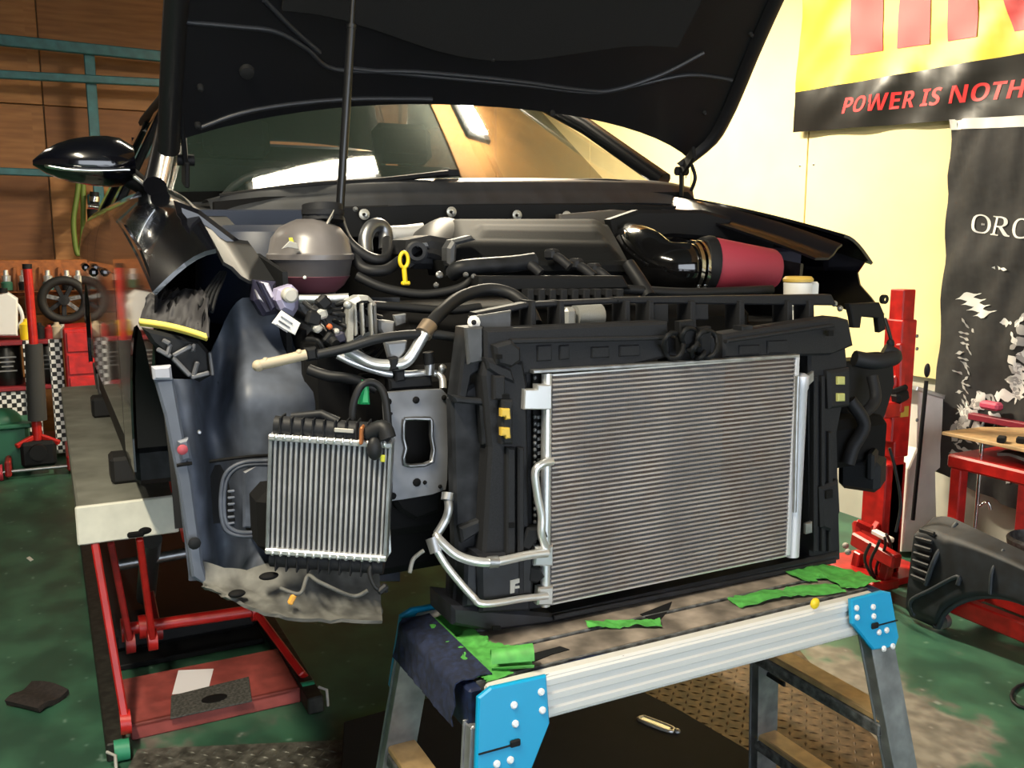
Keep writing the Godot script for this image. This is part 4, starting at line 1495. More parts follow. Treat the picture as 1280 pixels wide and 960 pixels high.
	m.box(cp + B * Vector3(0.0, 0.0, -0.10), Vector3(w * 0.9, h * 0.9, 0.12), B, 0.02)
	obj("air_duct", m, mats["deep black"], ac)
	# brackets below the cooler
	m = MB.new()
	m.tube(curve(path3([486, 560, -1.44, 488, 610, -1.43, 484, 660, -1.43, 478, 690, -1.43, 462, 712, -1.42, 470, 735, -1.41, 484, 738, -1.41]), 5), 0.004, 6)
	m.box(pz(478, 736, -1.41), Vector3(0.02, 0.012, 0.012), Basis(Vector3.BACK, 0.6), 0.003)
	obj("sensor_cable", m, mats["hose rubber"], car)
	m = MB.new()
	slab(m, [482, 640, 487, 640, 490, 690, 482, 702, 470, 706, 476, 694], -1.44, 0.01, 0.002)
	obj("cooler_bracket", m, mats["alu bright"], car)
	m = MB.new()
	m.tube(curve(path3([512, 716, -1.46, 516, 700, -1.47, 524, 692, -1.48, 530, 688, -1.48]), 4), 0.004, 6)
	obj("wire_end", m, mats["white dull"], car)

# ------------------------------------------------------------------ engine bay: the big pieces
func build_bay() -> void:
	var dp: Material = mats["dark plastic"]
	var m := MB.new()
	# bulkhead and the grey scuttle panel below the windscreen
	m = MB.new()
	slab(m, [268, 252, 330, 246, 560, 240, 860, 240, 880, 262, 880, 420, 268, 430], -2.44, 0.03)
	obj("bulkhead", m, mats["deep black"], car)
	m = MB.new()
	var up := curve(path3([252, 252, -2.58, 300, 240, -2.55, 360, 232, -2.52, 440, 226, -2.50, 560, 223, -2.49, 700, 223, -2.50, 820, 226, -2.53, 862, 234, -2.56]), 5)
	var lo := curve(path3([270, 268, -2.42, 300, 264, -2.40, 360, 258, -2.39, 440, 253, -2.38, 560, 250, -2.375, 700, 249, -2.38, 820, 249, -2.40, 870, 254, -2.42]), 5)
	m.grid(func(u: float, v: float):
		var i := int(round(u * 35))
		return (up[i] as Vector3).lerp(lo[i], v) + Vector3(0, 0.018 * sin(v * PI) - (0.012 if v > 0.55 else 0.0), 0), 35, 8, Vector3(0, 1, 0.6), 0.006)
	var cow := obj("scuttle_panel", m, mat("scuttle", "3a3d42", 0.45, 0.0, "soft", 4.0), car, "grey plastic scuttle panel under the windscreen")
	m = MB.new()
	m.tube(curve(path3([275, 246, -2.5, 380, 232, -2.46, 470, 226, -2.46, 560, 216, -2.46]), 5), 0.008, 6)
	slab(m, [546, 216, 556, 211, 574, 212, 576, 220, 548, 222], -2.47, 0.02, 0.003)
	obj("wiper_arm", m, dp, cow)
	m = MB.new()
	m.tube(curve(path3([520, 230, -2.47, 650, 228, -2.47, 760, 226, -2.48, 800, 232, -2.48]), 5), 0.007, 6)
	obj("wiper_arm", m, dp, cow)
	m = MB.new()
	slab(m, [286, 268, 430, 258, 560, 254, 760, 254, 870, 258, 870, 268, 760, 292, 430, 298, 290, 300], -2.375, 0.03, 0.004)
	obj("rain_channel", m, dp, cow)
	for q in [[455, 268], [564, 265], [646, 269], [708, 270]]:
		m = MB.new()
		m.lathe(pz(q[0], q[1], -2.36), Vector3.BACK, [[0, 0.0145], [0.004, 0.0145], [0.005, 0.012], [0.006, 0.007], [0.012, 0.005], [0.012, 0]], 14)
		obj("washer_nut", m, mat("zinc", "c9c9c2", 0.35, 0.5), cow)
		m = MB.new()
		bolt(m, pz(q[0], q[1], -2.347), Vector3.BACK, 0.0042, 0.004)
		obj("stud", m, dp, cow)
	# strut tower, body coloured
	m = MB.new()
	m.lathe(pz(332, 345, -2.15), Vector3(0, 1, 0), [[-0.2, 0.17], [0.06, 0.15], [0.10, 0.13], [0.115, 0.09], [0.115, 0]], 24)
	slab(m, [245, 262, 300, 262, 420, 262, 420, 320, 300, 335, 262, 300], -2.33, 0.02, 0.004)
	var st := obj("strut_tower", m, mat("navy sheet", "162033", 0.5), car)
	m = MB.new()
	m.tube(curve(path3([300, 304, -2.1, 330, 286, -2.1, 370, 284, -2.1]), 5), 0.006, 6)
	m.cyl(pz(348, 291, -2.08), pz(348, 291, -2.06), 0.006)
	obj("brake_line", m, dp, st)
	m = MB.new()
	slab(m, [218, 250, 250, 262, 300, 300, 330, 328, 318, 336, 270, 318, 240, 290, 222, 268], -2.02, 0.03, 0.01)
	obj("bay_edge", m, mats["paint satin"], car, "glossy edge of the engine bay")
	# coolant bottle
	m = MB.new()
	var tc := pz(388, 322, -1.93)
	m.lathe(tc - Vector3(0, 0.075, 0), Vector3.UP, [[0, 0.045], [0.012, 0.072], [0.035, 0.093], [0.068, 0.101], [0.072, 0.106], [0.082, 0.106], [0.086, 0.101], [0.115, 0.094], [0.138, 0.074], [0.15, 0.045], [0.155, 0.03]], 30, 0.85)
	var milky := mat("milky plastic", "726e6e", 0.35, 0.0, "soft", 3.0)
	var ct := obj("coolant_bottle", m, milky, car, "milky grey round coolant bottle")
	m = MB.new()
	m.lathe(tc - Vector3(0, 0.072, 0), Vector3.UP, [[0, 0.06], [0.014, 0.079], [0.034, 0.0945], [0.036, 0.09]], 30, 0.855)
	obj("coolant", m, mat("pink coolant", "7a4a54", 0.4), ct, "pinkish coolant showing in the lower half")
	m = MB.new()
	m.cyl(tc + Vector3(0.03, 0.075, 0), tc + Vector3(0.03, 0.11, -0.005), 0.044, 0.042, 20)
	m.cyl(tc + Vector3(0.03, 0.09, 0), tc + Vector3(0.03, 0.10, 0), 0.046, -1, 12)
	obj("cap", m, mats["black plastic"], ct)
	m = MB.new()
	slab(m, [404, 290, 416, 272, 418, 262, 408, 280, 396, 288], -1.88, 0.01, 0.002)
	obj("warning_label", m, mats["white dull"], ct)
	m = MB.new()
	slab(m, [352, 311, 362, 301, 372, 304, 374, 312, 360, 309], -1.835, 0.003, 0.001)
	obj("paper_label", m, mats["white dull"], ct)
	m = MB.new()
	slab(m, [361, 297, 366, 297, 368, 303, 362, 303], -1.836, 0.003, 0.001)
	obj("yellow_label", m, mats["acid yellow"] if mats.has("acid yellow") else mats["yellow"], ct)
	m = MB.new()
	m.ball(pz(381, 347, -1.845), Vector3(0.004, 0.004, 0.003), Basis(), 8)
	obj("gleam_stud", m, mats["white"], ct)
	# engine block under the cover, gearbox, sump space
	m = MB.new()
	m.box2(Vector3(0.62, 0.95, -2.2), Vector3(1.55, 1.30, -1.72), 0.03)
	m.box2(Vector3(0.30, 0.9, -2.35), Vector3(1.85, 1.02, -1.55), 0.02)
	m.box2(Vector3(1.5, 1.0, -2.3), Vector3(1.75, 1.25, -1.7), 0.03)
	obj("engine_block", m, mats["deep black"], car)
	m = MB.new()
	m.box2(Vector3(0.42, 0.80, -1.72), Vector3(0.62, 1.28, -1.66), 0.02)
	m.box2(Vector3(0.5, 0.8, -1.75), Vector3(1.75, 1.2, -1.62), 0.02)
	obj("inner_front", m, mats["deep black"], car)
	# engine cover
	m = MB.new()
	m.grid(func(u: float, v: float):
		var a := pz(lerpf(556, 790, u), lerpf(332, 336, u), -1.80)
		var b := pz(lerpf(545, 760, u), lerpf(284, 281, u), -2.14)
		var p := a.lerp(b, v)
		var e := minf(minf(u, 1 - u) * 9.0, minf(v, 1 - v) * 5.0)
		p.y += 0.035 * smoothstep(0, 1, e) + 0.008 * (1 if absf(v - 0.45) < 0.12 and u > 0.2 and u < 0.9 else 0)
		return p, 30, 16, Vector3.UP, 0.01)
	slab(m, [556, 326, 790, 326, 788, 345, 700, 344, 560, 346], -1.80, 0.12, 0.01)
	mat("engine plastic", "1d1e1f", 0.7, 0.0, "fine", 7.0, 0.05).metallic_specular = 0.15
	var ec := obj("engine_cover", m, mats["engine plastic"], car, "black moulded engine cover")
	m = MB.new()
	m.tube(curve(path3([566, 342, -1.80, 580, 335, -1.78, 640, 330, -1.775, 668, 326, -1.775]), 5), 0.018, 12)
	obj("cover_pipe", m, mats["black plastic worn"], ec)
	m = MB.new()
	slab(m, [560, 310, 566, 300, 590, 294, 596, 300, 572, 306, 570, 340, 560, 344], -1.80, 0.04, 0.006)
	obj("cover_bracket", m, mat("grey plastic", "4b4d50", 0.5), ec)
	# raised lettering blocks on the cover's far edge (too small to read in the picture)
	for q in [[668, 285, 676, 281, "8a3b2c"], [680, 288, 694, 283, "7c2533"], [606, 286, 622, 284, "9a9a9a"]]:
		m = MB.new()
		slab(m, [q[0], q[3], q[2], q[3], q[2], q[1], q[0], q[1]], -2.13, 0.006, 0.001)
		obj("badge", m, mat("badge " + q[4], q[4], 0.5), ec)
	# intake box on the left of the cover
	m = MB.new()
	m.grid(func(u: float, v: float):
		var a := pz(lerpf(508, 572, u), lerpf(330, 338, u), -1.85)
		var b := pz(lerpf(522, 590, u), lerpf(288, 286, u), -2.12)
		var p := a.lerp(b, v)
		p.y += 0.03 * sin(u * PI) + 0.02 * sin(v * PI)
		return p, 12, 8, Vector3.UP, 0.012)
	slab(m, [510, 300, 540, 294, 572, 300, 572, 338, 520, 336, 508, 318], -1.87, 0.12, 0.012)
	var ib := obj("intake_box", m, mats["black plastic"], car)
	m = MB.new()
	m.lathe(pz(520, 316, -1.86), Vector3(-0.3, 0.1, 1), [[-0.03, 0.02], [0.004, 0.02], [0.004, 0.024], [0.016, 0.024], [0.018, 0.019], [0.03, 0.019], [0.03, 0.012]], 16)
	obj("intake_neck", m, mats["black plastic worn"], ib)
	m = MB.new()
	slab(m, [520, 304, 534, 303, 536, 308, 522, 309], -1.86, 0.006, 0.001)
	obj("print", m, mats["alu dull"], ib)
	# dipstick
	m = MB.new()
	var lp := []
	for k in 21:
		var a := TAU * k / 20.0
		lp.append(pz(505 + cos(a) * 5.2, 325 + sin(a) * 9.5, -1.82))
	m.tube(lp, 0.0042, 8, false)
	m.tube([pz(505, 335, -1.82), pz(507, 354, -1.82)], 0.0055, 8)
	m.box(pz(507, 354, -1.82), Vector3(0.018, 0.008, 0.012), Basis(), 0.002)
	obj("dipstick", m, mats["yellow"], car, "yellow dipstick ring")
	# cone air filter and its glossy elbow
	m = MB.new()
	m.tube(curve(path3([790, 300, -2.1, 806, 314, -1.98, 826, 330, -1.9, 848, 334, -1.86, 872, 333, -1.85]), 6), [0.05, 0.052, 0.054, 0.056, 0.058, 0.060, 0.061, 0.062, 0.062, 0.062, 0.062, 0.062, 0.062, 0.062, 0.062, 0.062, 0.062, 0.062, 0.062, 0.062, 0.062, 0.060, 0.058, 0.057, 0.056], 24)
	var el := obj("intake_elbow", m, mat("glossy black", "0c0c0d", 0.12, 0.0, "", 1.0, 0.0, 1.0), car, "shiny black intake elbow")
	for x: float in [862.0, 870.0]:
		m = MB.new()
		var p := pz(x, 333, -1.85)
		m.lathe(p, Vector3(1, -0.02, 0.1), [[-0.005, 0.063], [-0.005, 0.066], [0.005, 0.066], [0.005, 0.063]], 28)
		m.box(p + Vector3(0, -0.055, 0.04), Vector3(0.012, 0.012, 0.02), Basis(), 0.003)
		obj("hose_clamp", m, mats["chrome"], el)
	m = MB.new()
	var f0 := pz(884, 331, -1.845)
	var f1 := pz(968, 337, -1.80)
	var fd := (f1 - f0).normalized()
	var fl := f0.distance_to(f1)
	m.lathe(f0, fd, [[0, 0.0], [0, 0.069], [0.004, 0.071], [fl * 0.95, 0.052], [fl, 0.046], [fl, 0]], 36)
	var cf := obj("air_filter", m, mat("filter red", "a43244", 0.65, 0.0, "fine", 25.0, 0.1), car, "dark red cone air filter")
	m = MB.new()
	m.lathe(f0 - fd * 0.02, fd, [[0, 0.06], [0.0, 0.068], [0.016, 0.073], [0.026, 0.073], [0.028, 0.068]], 32)
	obj("filter_base", m, mats["dark plastic"], cf)
	m = MB.new()
	m.lathe(f1 - fd * 0.004, fd, [[0, 0.044], [0.006, 0.044], [0.012, 0.03], [0.012, 0]], 24)
	obj("filter_cap", m, mat("filter dark", "5e1d2c", 0.6), cf)
	# filter housing wall behind it
	m = MB.new()
	slab(m, [700, 268, 770, 262, 850, 270, 850, 300, 800, 296, 740, 290, 700, 288], -2.3, 0.03, 0.005)
	obj("bulkhead_bracket", m, mat("grey dull", "6c6863", 0.5, 0.3), car)
	m = MB.new()
	slab(m, [765, 274, 800, 262, 880, 262, 960, 284, 1000, 300, 1000, 330, 980, 330, 900, 300, 840, 296, 800, 300, 770, 296], -2.12, 0.05, 0.01)
	obj("fuse_box", m, mats["dark plastic"], car)
	m = MB.new()
	m.box2(pz(950, 340, -1.95) - Vector3(0.0, 0.0, 0.1), pz(1005, 310, -1.95), 0.01)
	obj("lamp_housing_mount", m, mat("violet plastic", "2a2732", 0.5), car)
	# washer filler
	m = MB.new()
	var wp := pz(997, 366, -1.60)
	m.lathe(wp - Vector3(0, 0.06, 0), Vector3.UP, [[-0.1, 0.018], [0, 0.018], [0.02, 0.02], [0.03, 0.031], [0.083, 0.033], [0.086, 0.028], [0.086, 0]], 20)
	m.box(wp + Vector3(0.035, 0.008, 0.01), Vector3(0.03, 0.035, 0.02), Basis(), 0.005)
	var wf := obj("washer_filler", m, mats["white"], car, "white washer bottle neck")
	m = MB.new()
	m.lathe(wp + Vector3(0, 0.026, 0), Vector3.UP, [[0, 0.034], [0.006, 0.035], [0.012, 0.030], [0.013, 0]], 20)
	obj("cap", m, mat("cap yellow", "c9a850", 0.5), wf)

# ------------------------------------------------------------------ engine bay: pipes, plugs and small parts
func build_bay_details() -> void:
	var hr: Material = mats["hose rubber"]
	# silver return pipe and braided sleeve at the back
	obj("metal_pipe", hose([458, 318, -2.02, 457, 298, -2.03, 464, 284, -2.04, 475, 282, -2.05, 482, 292, -2.05, 482, 312, -2.04], 0.017, 12), mats["steel"], car)
	var m := MB.new()
	m.tube(path3([482, 296, -2.14, 505, 295, -2.13, 530, 292, -2.12]), 0.026, 14)
	obj("heat_sleeve", m, mat("foil", "c9cbce", 0.45, 0.6, "fine", 60.0, 0.3), car, "silver heat sleeve")
	# black hoses
	var hoses := [
		[[420, 262, -2.0, 434, 300, -1.93, 462, 322, -1.9, 482, 322, -1.9, 484, 300, -1.95], 0.012],
		[[436, 306, -1.95, 452, 334, -1.88, 480, 338, -1.86, 500, 326, -1.88], 0.012],
		[[446, 345, -1.86, 480, 360, -1.83, 530, 368, -1.8, 575, 360, -1.78, 590, 345, -1.78], 0.010],
		[[532, 415, -1.52, 548, 394, -1.55, 575, 372, -1.6, 610, 362, -1.62, 640, 368, -1.6, 660, 385, -1.56, 670, 405, -1.53], 0.0125],
		[[440, 380, -1.72, 500, 384, -1.72, 560, 388, -1.7, 600, 384, -1.7], 0.009],
		[[600, 356, -1.74, 700, 362, -1.74, 780, 362, -1.72, 860, 366, -1.7, 965, 362, -1.68], 0.011],
		[[785, 330, -1.78, 800, 352, -1.74, 812, 372, -1.7], 0.016],
		[[384, 446, -1.54, 430, 436, -1.53, 480, 422, -1.52, 540, 418, -1.52, 590, 426, -1.5], 0.0085],
		[[386, 462, -1.6, 410, 470, -1.58, 440, 474, -1.56, 470, 486, -1.55], 0.010],
		[[443, 545, -1.47, 441, 510, -1.47, 452, 482, -1.47, 470, 480, -1.47, 482, 500, -1.46, 487, 560, -1.45], 0.0065],
		[[330, 345, -1.86, 345, 372, -1.8, 370, 392, -1.72, 400, 410, -1.64, 420, 430, -1.58], 0.008],
		[[560, 500, -1.46, 590, 506, -1.46, 606, 520, -1.45], 0.008],
	]
	for h in hoses:
		obj("hose", hose(h[0], h[1], 10), hr, car)
	m = MB.new()
	m.tube([pz(529, 418, -1.52), pz(537, 406, -1.53)], 0.0165, 14)
	obj("hose_ferrule", m, mat("brass band", "b9a58f", 0.3, 0.8), car)
	# refrigerant pipes
	obj("metal_pipe", hose([434, 438, -1.55, 448, 446, -1.54, 468, 455, -1.53, 495, 456, -1.52, 510, 450, -1.52, 522, 432, -1.52, 531, 416, -1.52], 0.0105, 12), mats["alu bright"], car)
	obj("metal_pipe", hose([422, 444, -1.56, 445, 455, -1.55, 480, 466, -1.54, 505, 468, -1.53, 540, 466, -1.53, 552, 472, -1.52, 554, 486, -1.51], 0.0068, 10), mats["alu bright"], car)
	m = MB.new()
	m.tube(path3([537, 452, -1.52, 537, 468, -1.52]), 0.009, 12)
	m.ball(pz(553, 461, -1.52), Vector3(0.008, 0.009, 0.006))
	obj("service_port", m, mats["alu"], car)
	m = MB.new()
	m.tube(path3([535, 440, -1.52, 537, 455, -1.52]), 0.010, 12)
	obj("port_cap", m, mats["dark plastic"], car)
	m = MB.new()
	slab(m, [488, 448, 498, 446, 500, 462, 488, 464], -1.51, 0.02, 0.003)
	slab(m, [494, 464, 506, 462, 507, 476, 495, 478], -1.515, 0.02, 0.003)
	slab(m, [486, 474, 540, 470, 542, 484, 488, 488], -1.52, 0.03, 0.004)
	objs("pipe_clip", m, mats["dark plastic"], car)
	# cast mount and sheet brackets
	m = MB.new()
	slab(m, [438, 376, 450, 370, 462, 370, 472, 380, 474, 426, 462, 420, 452, 424, 440, 432, 436, 428], -1.58, 0.05, 0.008)
	for x: float in [443.0, 452.0, 463.0]:
		slab(m, [x, 380, x + 3, 379, x + 5, 418, x + 2, 420], -1.572, 0.02, 0.002)
	m.ball(pz(435, 381, -1.57), Vector3(0.008, 0.008, 0.008))
	obj("cast_mount", m, mats["cast alu"], car, "cast aluminium engine mount")
	m = MB.new()
	slab(m, [474, 400, 494, 402, 494, 418, 480, 420, 474, 412], -1.6, 0.04, 0.004)
	slab(m, [482, 428, 510, 426, 508, 440, 500, 450, 488, 450], -1.53, 0.02, 0.004)
	objs("sheet_bracket", m, mat("sheet grey", "8a8b8c", 0.5, 0.4), car)
	m = MB.new()
	slab(m, [492, 394, 508, 392, 508, 404, 496, 408], -1.6, 0.01, 0.002)
	obj("plug", m, mats["alu dull"], car)
	m = MB.new()
	m.tube(path3([374, 374, -1.66, 400, 374, -1.65, 436, 372, -1.63]), 0.008, 8)
	obj("metal_pipe", m, mats["alu bright"], car)
	# reservoir with lilac tint
	m = MB.new()
	slab(m, [348, 362, 366, 356, 374, 364, 374, 386, 368, 396, 352, 388, 346, 376], -1.66, 0.05, 0.008)
	var rs := obj("reservoir", m, mat("lilac plastic", "9a96b4", 0.35), car, "translucent lilac reservoir")
	m = MB.new()
	m.lathe(pz(362, 369, -1.65), Vector3.BACK, [[-0.01, 0.014], [0.008, 0.014], [0.012, 0.010], [0.012, 0]], 16)
	obj("cap", m, mats["white dull"], rs)
	for q in [[326, 352, 336, 354, 344, 372, 336, 376, 328, 362], [320, 362, 326, 372, 330, 378, 324, 374]]:
		m = MB.new()
		slab(m, q, -1.69, 0.02, 0.003)
		obj("coil_cover", m, mat("pale lilac", "c4c2cf", 0.4), rs)
	m = MB.new()
	slab(m, [318, 350, 346, 352, 350, 392, 330, 396, 318, 376], -1.72, 0.05, 0.008)
	slab(m, [322, 352, 330, 354, 346, 384, 340, 390], -1.675, 0.02, 0.004)
	obj("plug_block", m, mat("navy dark", "26253a", 0.5), car)
	# paper tag on the harness
	m = MB.new()
	slab(m, [352, 388, 376, 404, 369, 419, 356, 412, 340, 404], -1.58, 0.004, 0.001)
	var pt := obj("paper_tag", m, mats["white"], car, "white paper tag on the wiring")
	for k in 3:
		m = MB.new()
		slab(m, [352 - k * 3, 395 + k * 5, 366 - k * 3, 404 + k * 5, 365 - k * 3, 406 + k * 5, 351 - k * 3, 397 + k * 5], -1.5785, 0.001)
		obj("print_line", m, mats["alu dull"], pt)
	# plugs by the tag
	for q in [[402, 392, "white dull", 7], [396, 410, "white dull", 6], [411, 408, "orange", 4], [420, 414, "white dull", 4], [424, 422, "navy dark", 8], [404, 378, "dark plastic", 9], [392, 398, "dark plastic", 10], [412, 424, "dark plastic", 9]]:
		m = MB.new()
		m.box(pz(q[0], q[1], -1.60), Vector3(q[3] * 0.0026, q[3] * 0.0026, 0.02), Basis(Vector3.BACK, 0.4 + q[0]), 0.004)
		obj("plug", m, mat("orange", "d06432", 0.5) if q[2] == "orange" else mats[q[2]], car)
	# dark wiring behind the plugs
	for k in 14:
		var x := 380.0 + (k * 37) % 70
		var y := 378.0 + (k * 23) % 66
		obj("wire", hose([x, y, -1.63, x + 14, y + 10 - (k % 5) * 4, -1.6, x + 26, y + 4 + (k % 3) * 7, -1.61, x + 44, y + 16 - (k % 4) * 6, -1.63], 0.0045, 6, 4), hr, car)
	# beige guide rod
	m = MB.new()
	m.tube(path3([322, 457, -1.53, 350, 451, -1.525, 383, 443, -1.52]), 0.0088, 12)
	m.ball(pz(323, 457, -1.53), Vector3(0.0105, 0.010, 0.010))
	m.ball(pz(332, 451, -1.528), Vector3(0.006, 0.006, 0.006))
	m.ball(pz(374, 441, -1.52), Vector3(0.006, 0.006, 0.006))
	obj("guide_rod", m, mats["beige"], car, "beige plastic rod sticking out on the left")
	m = MB.new()
	slab(m, [382, 436, 396, 434, 398, 450, 384, 452], -1.525, 0.02, 0.004)
	obj("rod_socket", m, mats["dark plastic"], car)
	# green plug
	m = MB.new()
	slab(m, [450, 506, 453, 486, 456, 476, 462, 484, 463, 506], -1.47, 0.02, 0.004)
	obj("green_plug", m, mat("plug green", "22a45e", 0.45), car)
	# lower engine pieces seen over the carrier
	m = MB.new()
	m.tube(path3([718, 396, -1.62, 750, 394, -1.62]), 0.024, 16)
	m.box(pz(710, 396, -1.61), Vector3(0.03, 0.04, 0.03), Basis(), 0.008)
	obj("alternator_end", m, mats["cast alu"], car)
	for i in 9:
		m = MB.new()
		var x := 660.0 + i * 14
		slab(m, [x, 362, x + 8, 361, x + 8, 378, x, 379], -1.66, 0.03, 0.002)
		obj("manifold_rib", m, mats["black plastic"], car)
	m = MB.new()
	slab(m, [600, 345, 780, 345, 790, 362, 600, 366], -1.70, 0.05, 0.006)
	obj("manifold", m, mats["dark plastic"], car)
	for q in [[690, 318], [720, 330], [742, 336], [756, 350], [654, 326]]:
		m = MB.new()
		m.tube(curve([pz(q[0], q[1], -1.79), pz(q[0] + 10, q[1] + 6, -1.76), pz(q[0] + 22, q[1] + 16, -1.74)], 4), 0.011, 10)
		m.box(pz(q[0], q[1], -1.785), Vector3(0.03, 0.025, 0.03), Basis(Vector3.UP, 0.4), 0.006)
		obj("injector_plug", m, mats["black plastic"], car)
	for q in [[776, 372, 0.005], [582, 344, 0.006], [592, 346, 0.006], [549, 344, 0.008], [545, 357, 0.006], [444, 262, 0.005]]:
		m = MB.new()
		bolt(m, pz(q[0], q[1], -1.735), Vector3(0, 0.5, 1), q[2], 0.006)
		obj("bolt", m, mats["alu"], car)
	# hanging pieces behind the carrier's far side
	m = MB.new()
	slab(m, [1050, 470, 1064, 452, 1120, 448, 1122, 480, 1110, 520, 1090, 560, 1100, 575, 1066, 580, 1056, 520], -1.62, 0.08, 0.012)
	obj("far_bracket", m, mats["dark plastic"], car)
	m = MB.new()
	m.box(pz(1078, 588, -1.58), Vector3(0.085, 0.085, 0.1), Basis(Vector3.UP, 0.5) * Basis(Vector3.BACK, 0.15), 0.014)
	m.box(pz(1090, 580, -1.54), Vector3(0.05, 0.07, 0.02), Basis(Vector3.UP, 0.5) * Basis(Vector3.BACK, 0.15), 0.006)
	obj("horn_box", m, mats["black plastic"], car)
	for h in [[[1068, 448, -1.6, 1095, 452, -1.58, 1118, 446, -1.58, 1104, 438, -1.6], 0.02], [[1062, 500, -1.55, 1080, 530, -1.53, 1066, 560, -1.53, 1060, 580, -1.53], 0.016], [[1090, 470, -1.58, 1094, 500, -1.56, 1076, 520, -1.55], 0.014]]:
		obj("far_duct", hose(h[0], h[1], 10), mats["black plastic"], car)
	# thin far bracket with lugs and its cable
	m = MB.new()
	slab(m, [1062, 380, 1100, 378, 1106, 392, 1108, 412, 1100, 416, 1098, 398, 1078, 396, 1076, 410, 1068, 410, 1066, 396], -1.66, 0.02, 0.003)
	m.lathe(pz(1103, 374, -1.65), Vector3.BACK, [[0, 0.012], [0.01, 0.012], [0.01, 0.004]], 12)
	obj("lamp_carrier", m, mats["dark plastic"], car)
	obj("cable", hose([1106, 398, -1.62, 1112, 418, -1.6, 1114, 430, -1.6, 1112, 446, -1.6, 1098, 442, -1.6, 1070, 444, -1.6], 0.0045), hr, car)
	m = MB.new()
	m.ball(pz(1113, 430, -1.6), Vector3(0.01, 0.014, 0.01))
	obj("cable_clip", m, mats["dark plastic"], car)
	for q in [[1042, 380], [1049, 386]]:
		m = MB.new()
		bolt(m, pz(q[0], q[1], -1.5), Vector3(0, 0.3, 1), 0.007, 0.008)
		obj("bolt", m, mats["alu"], car)

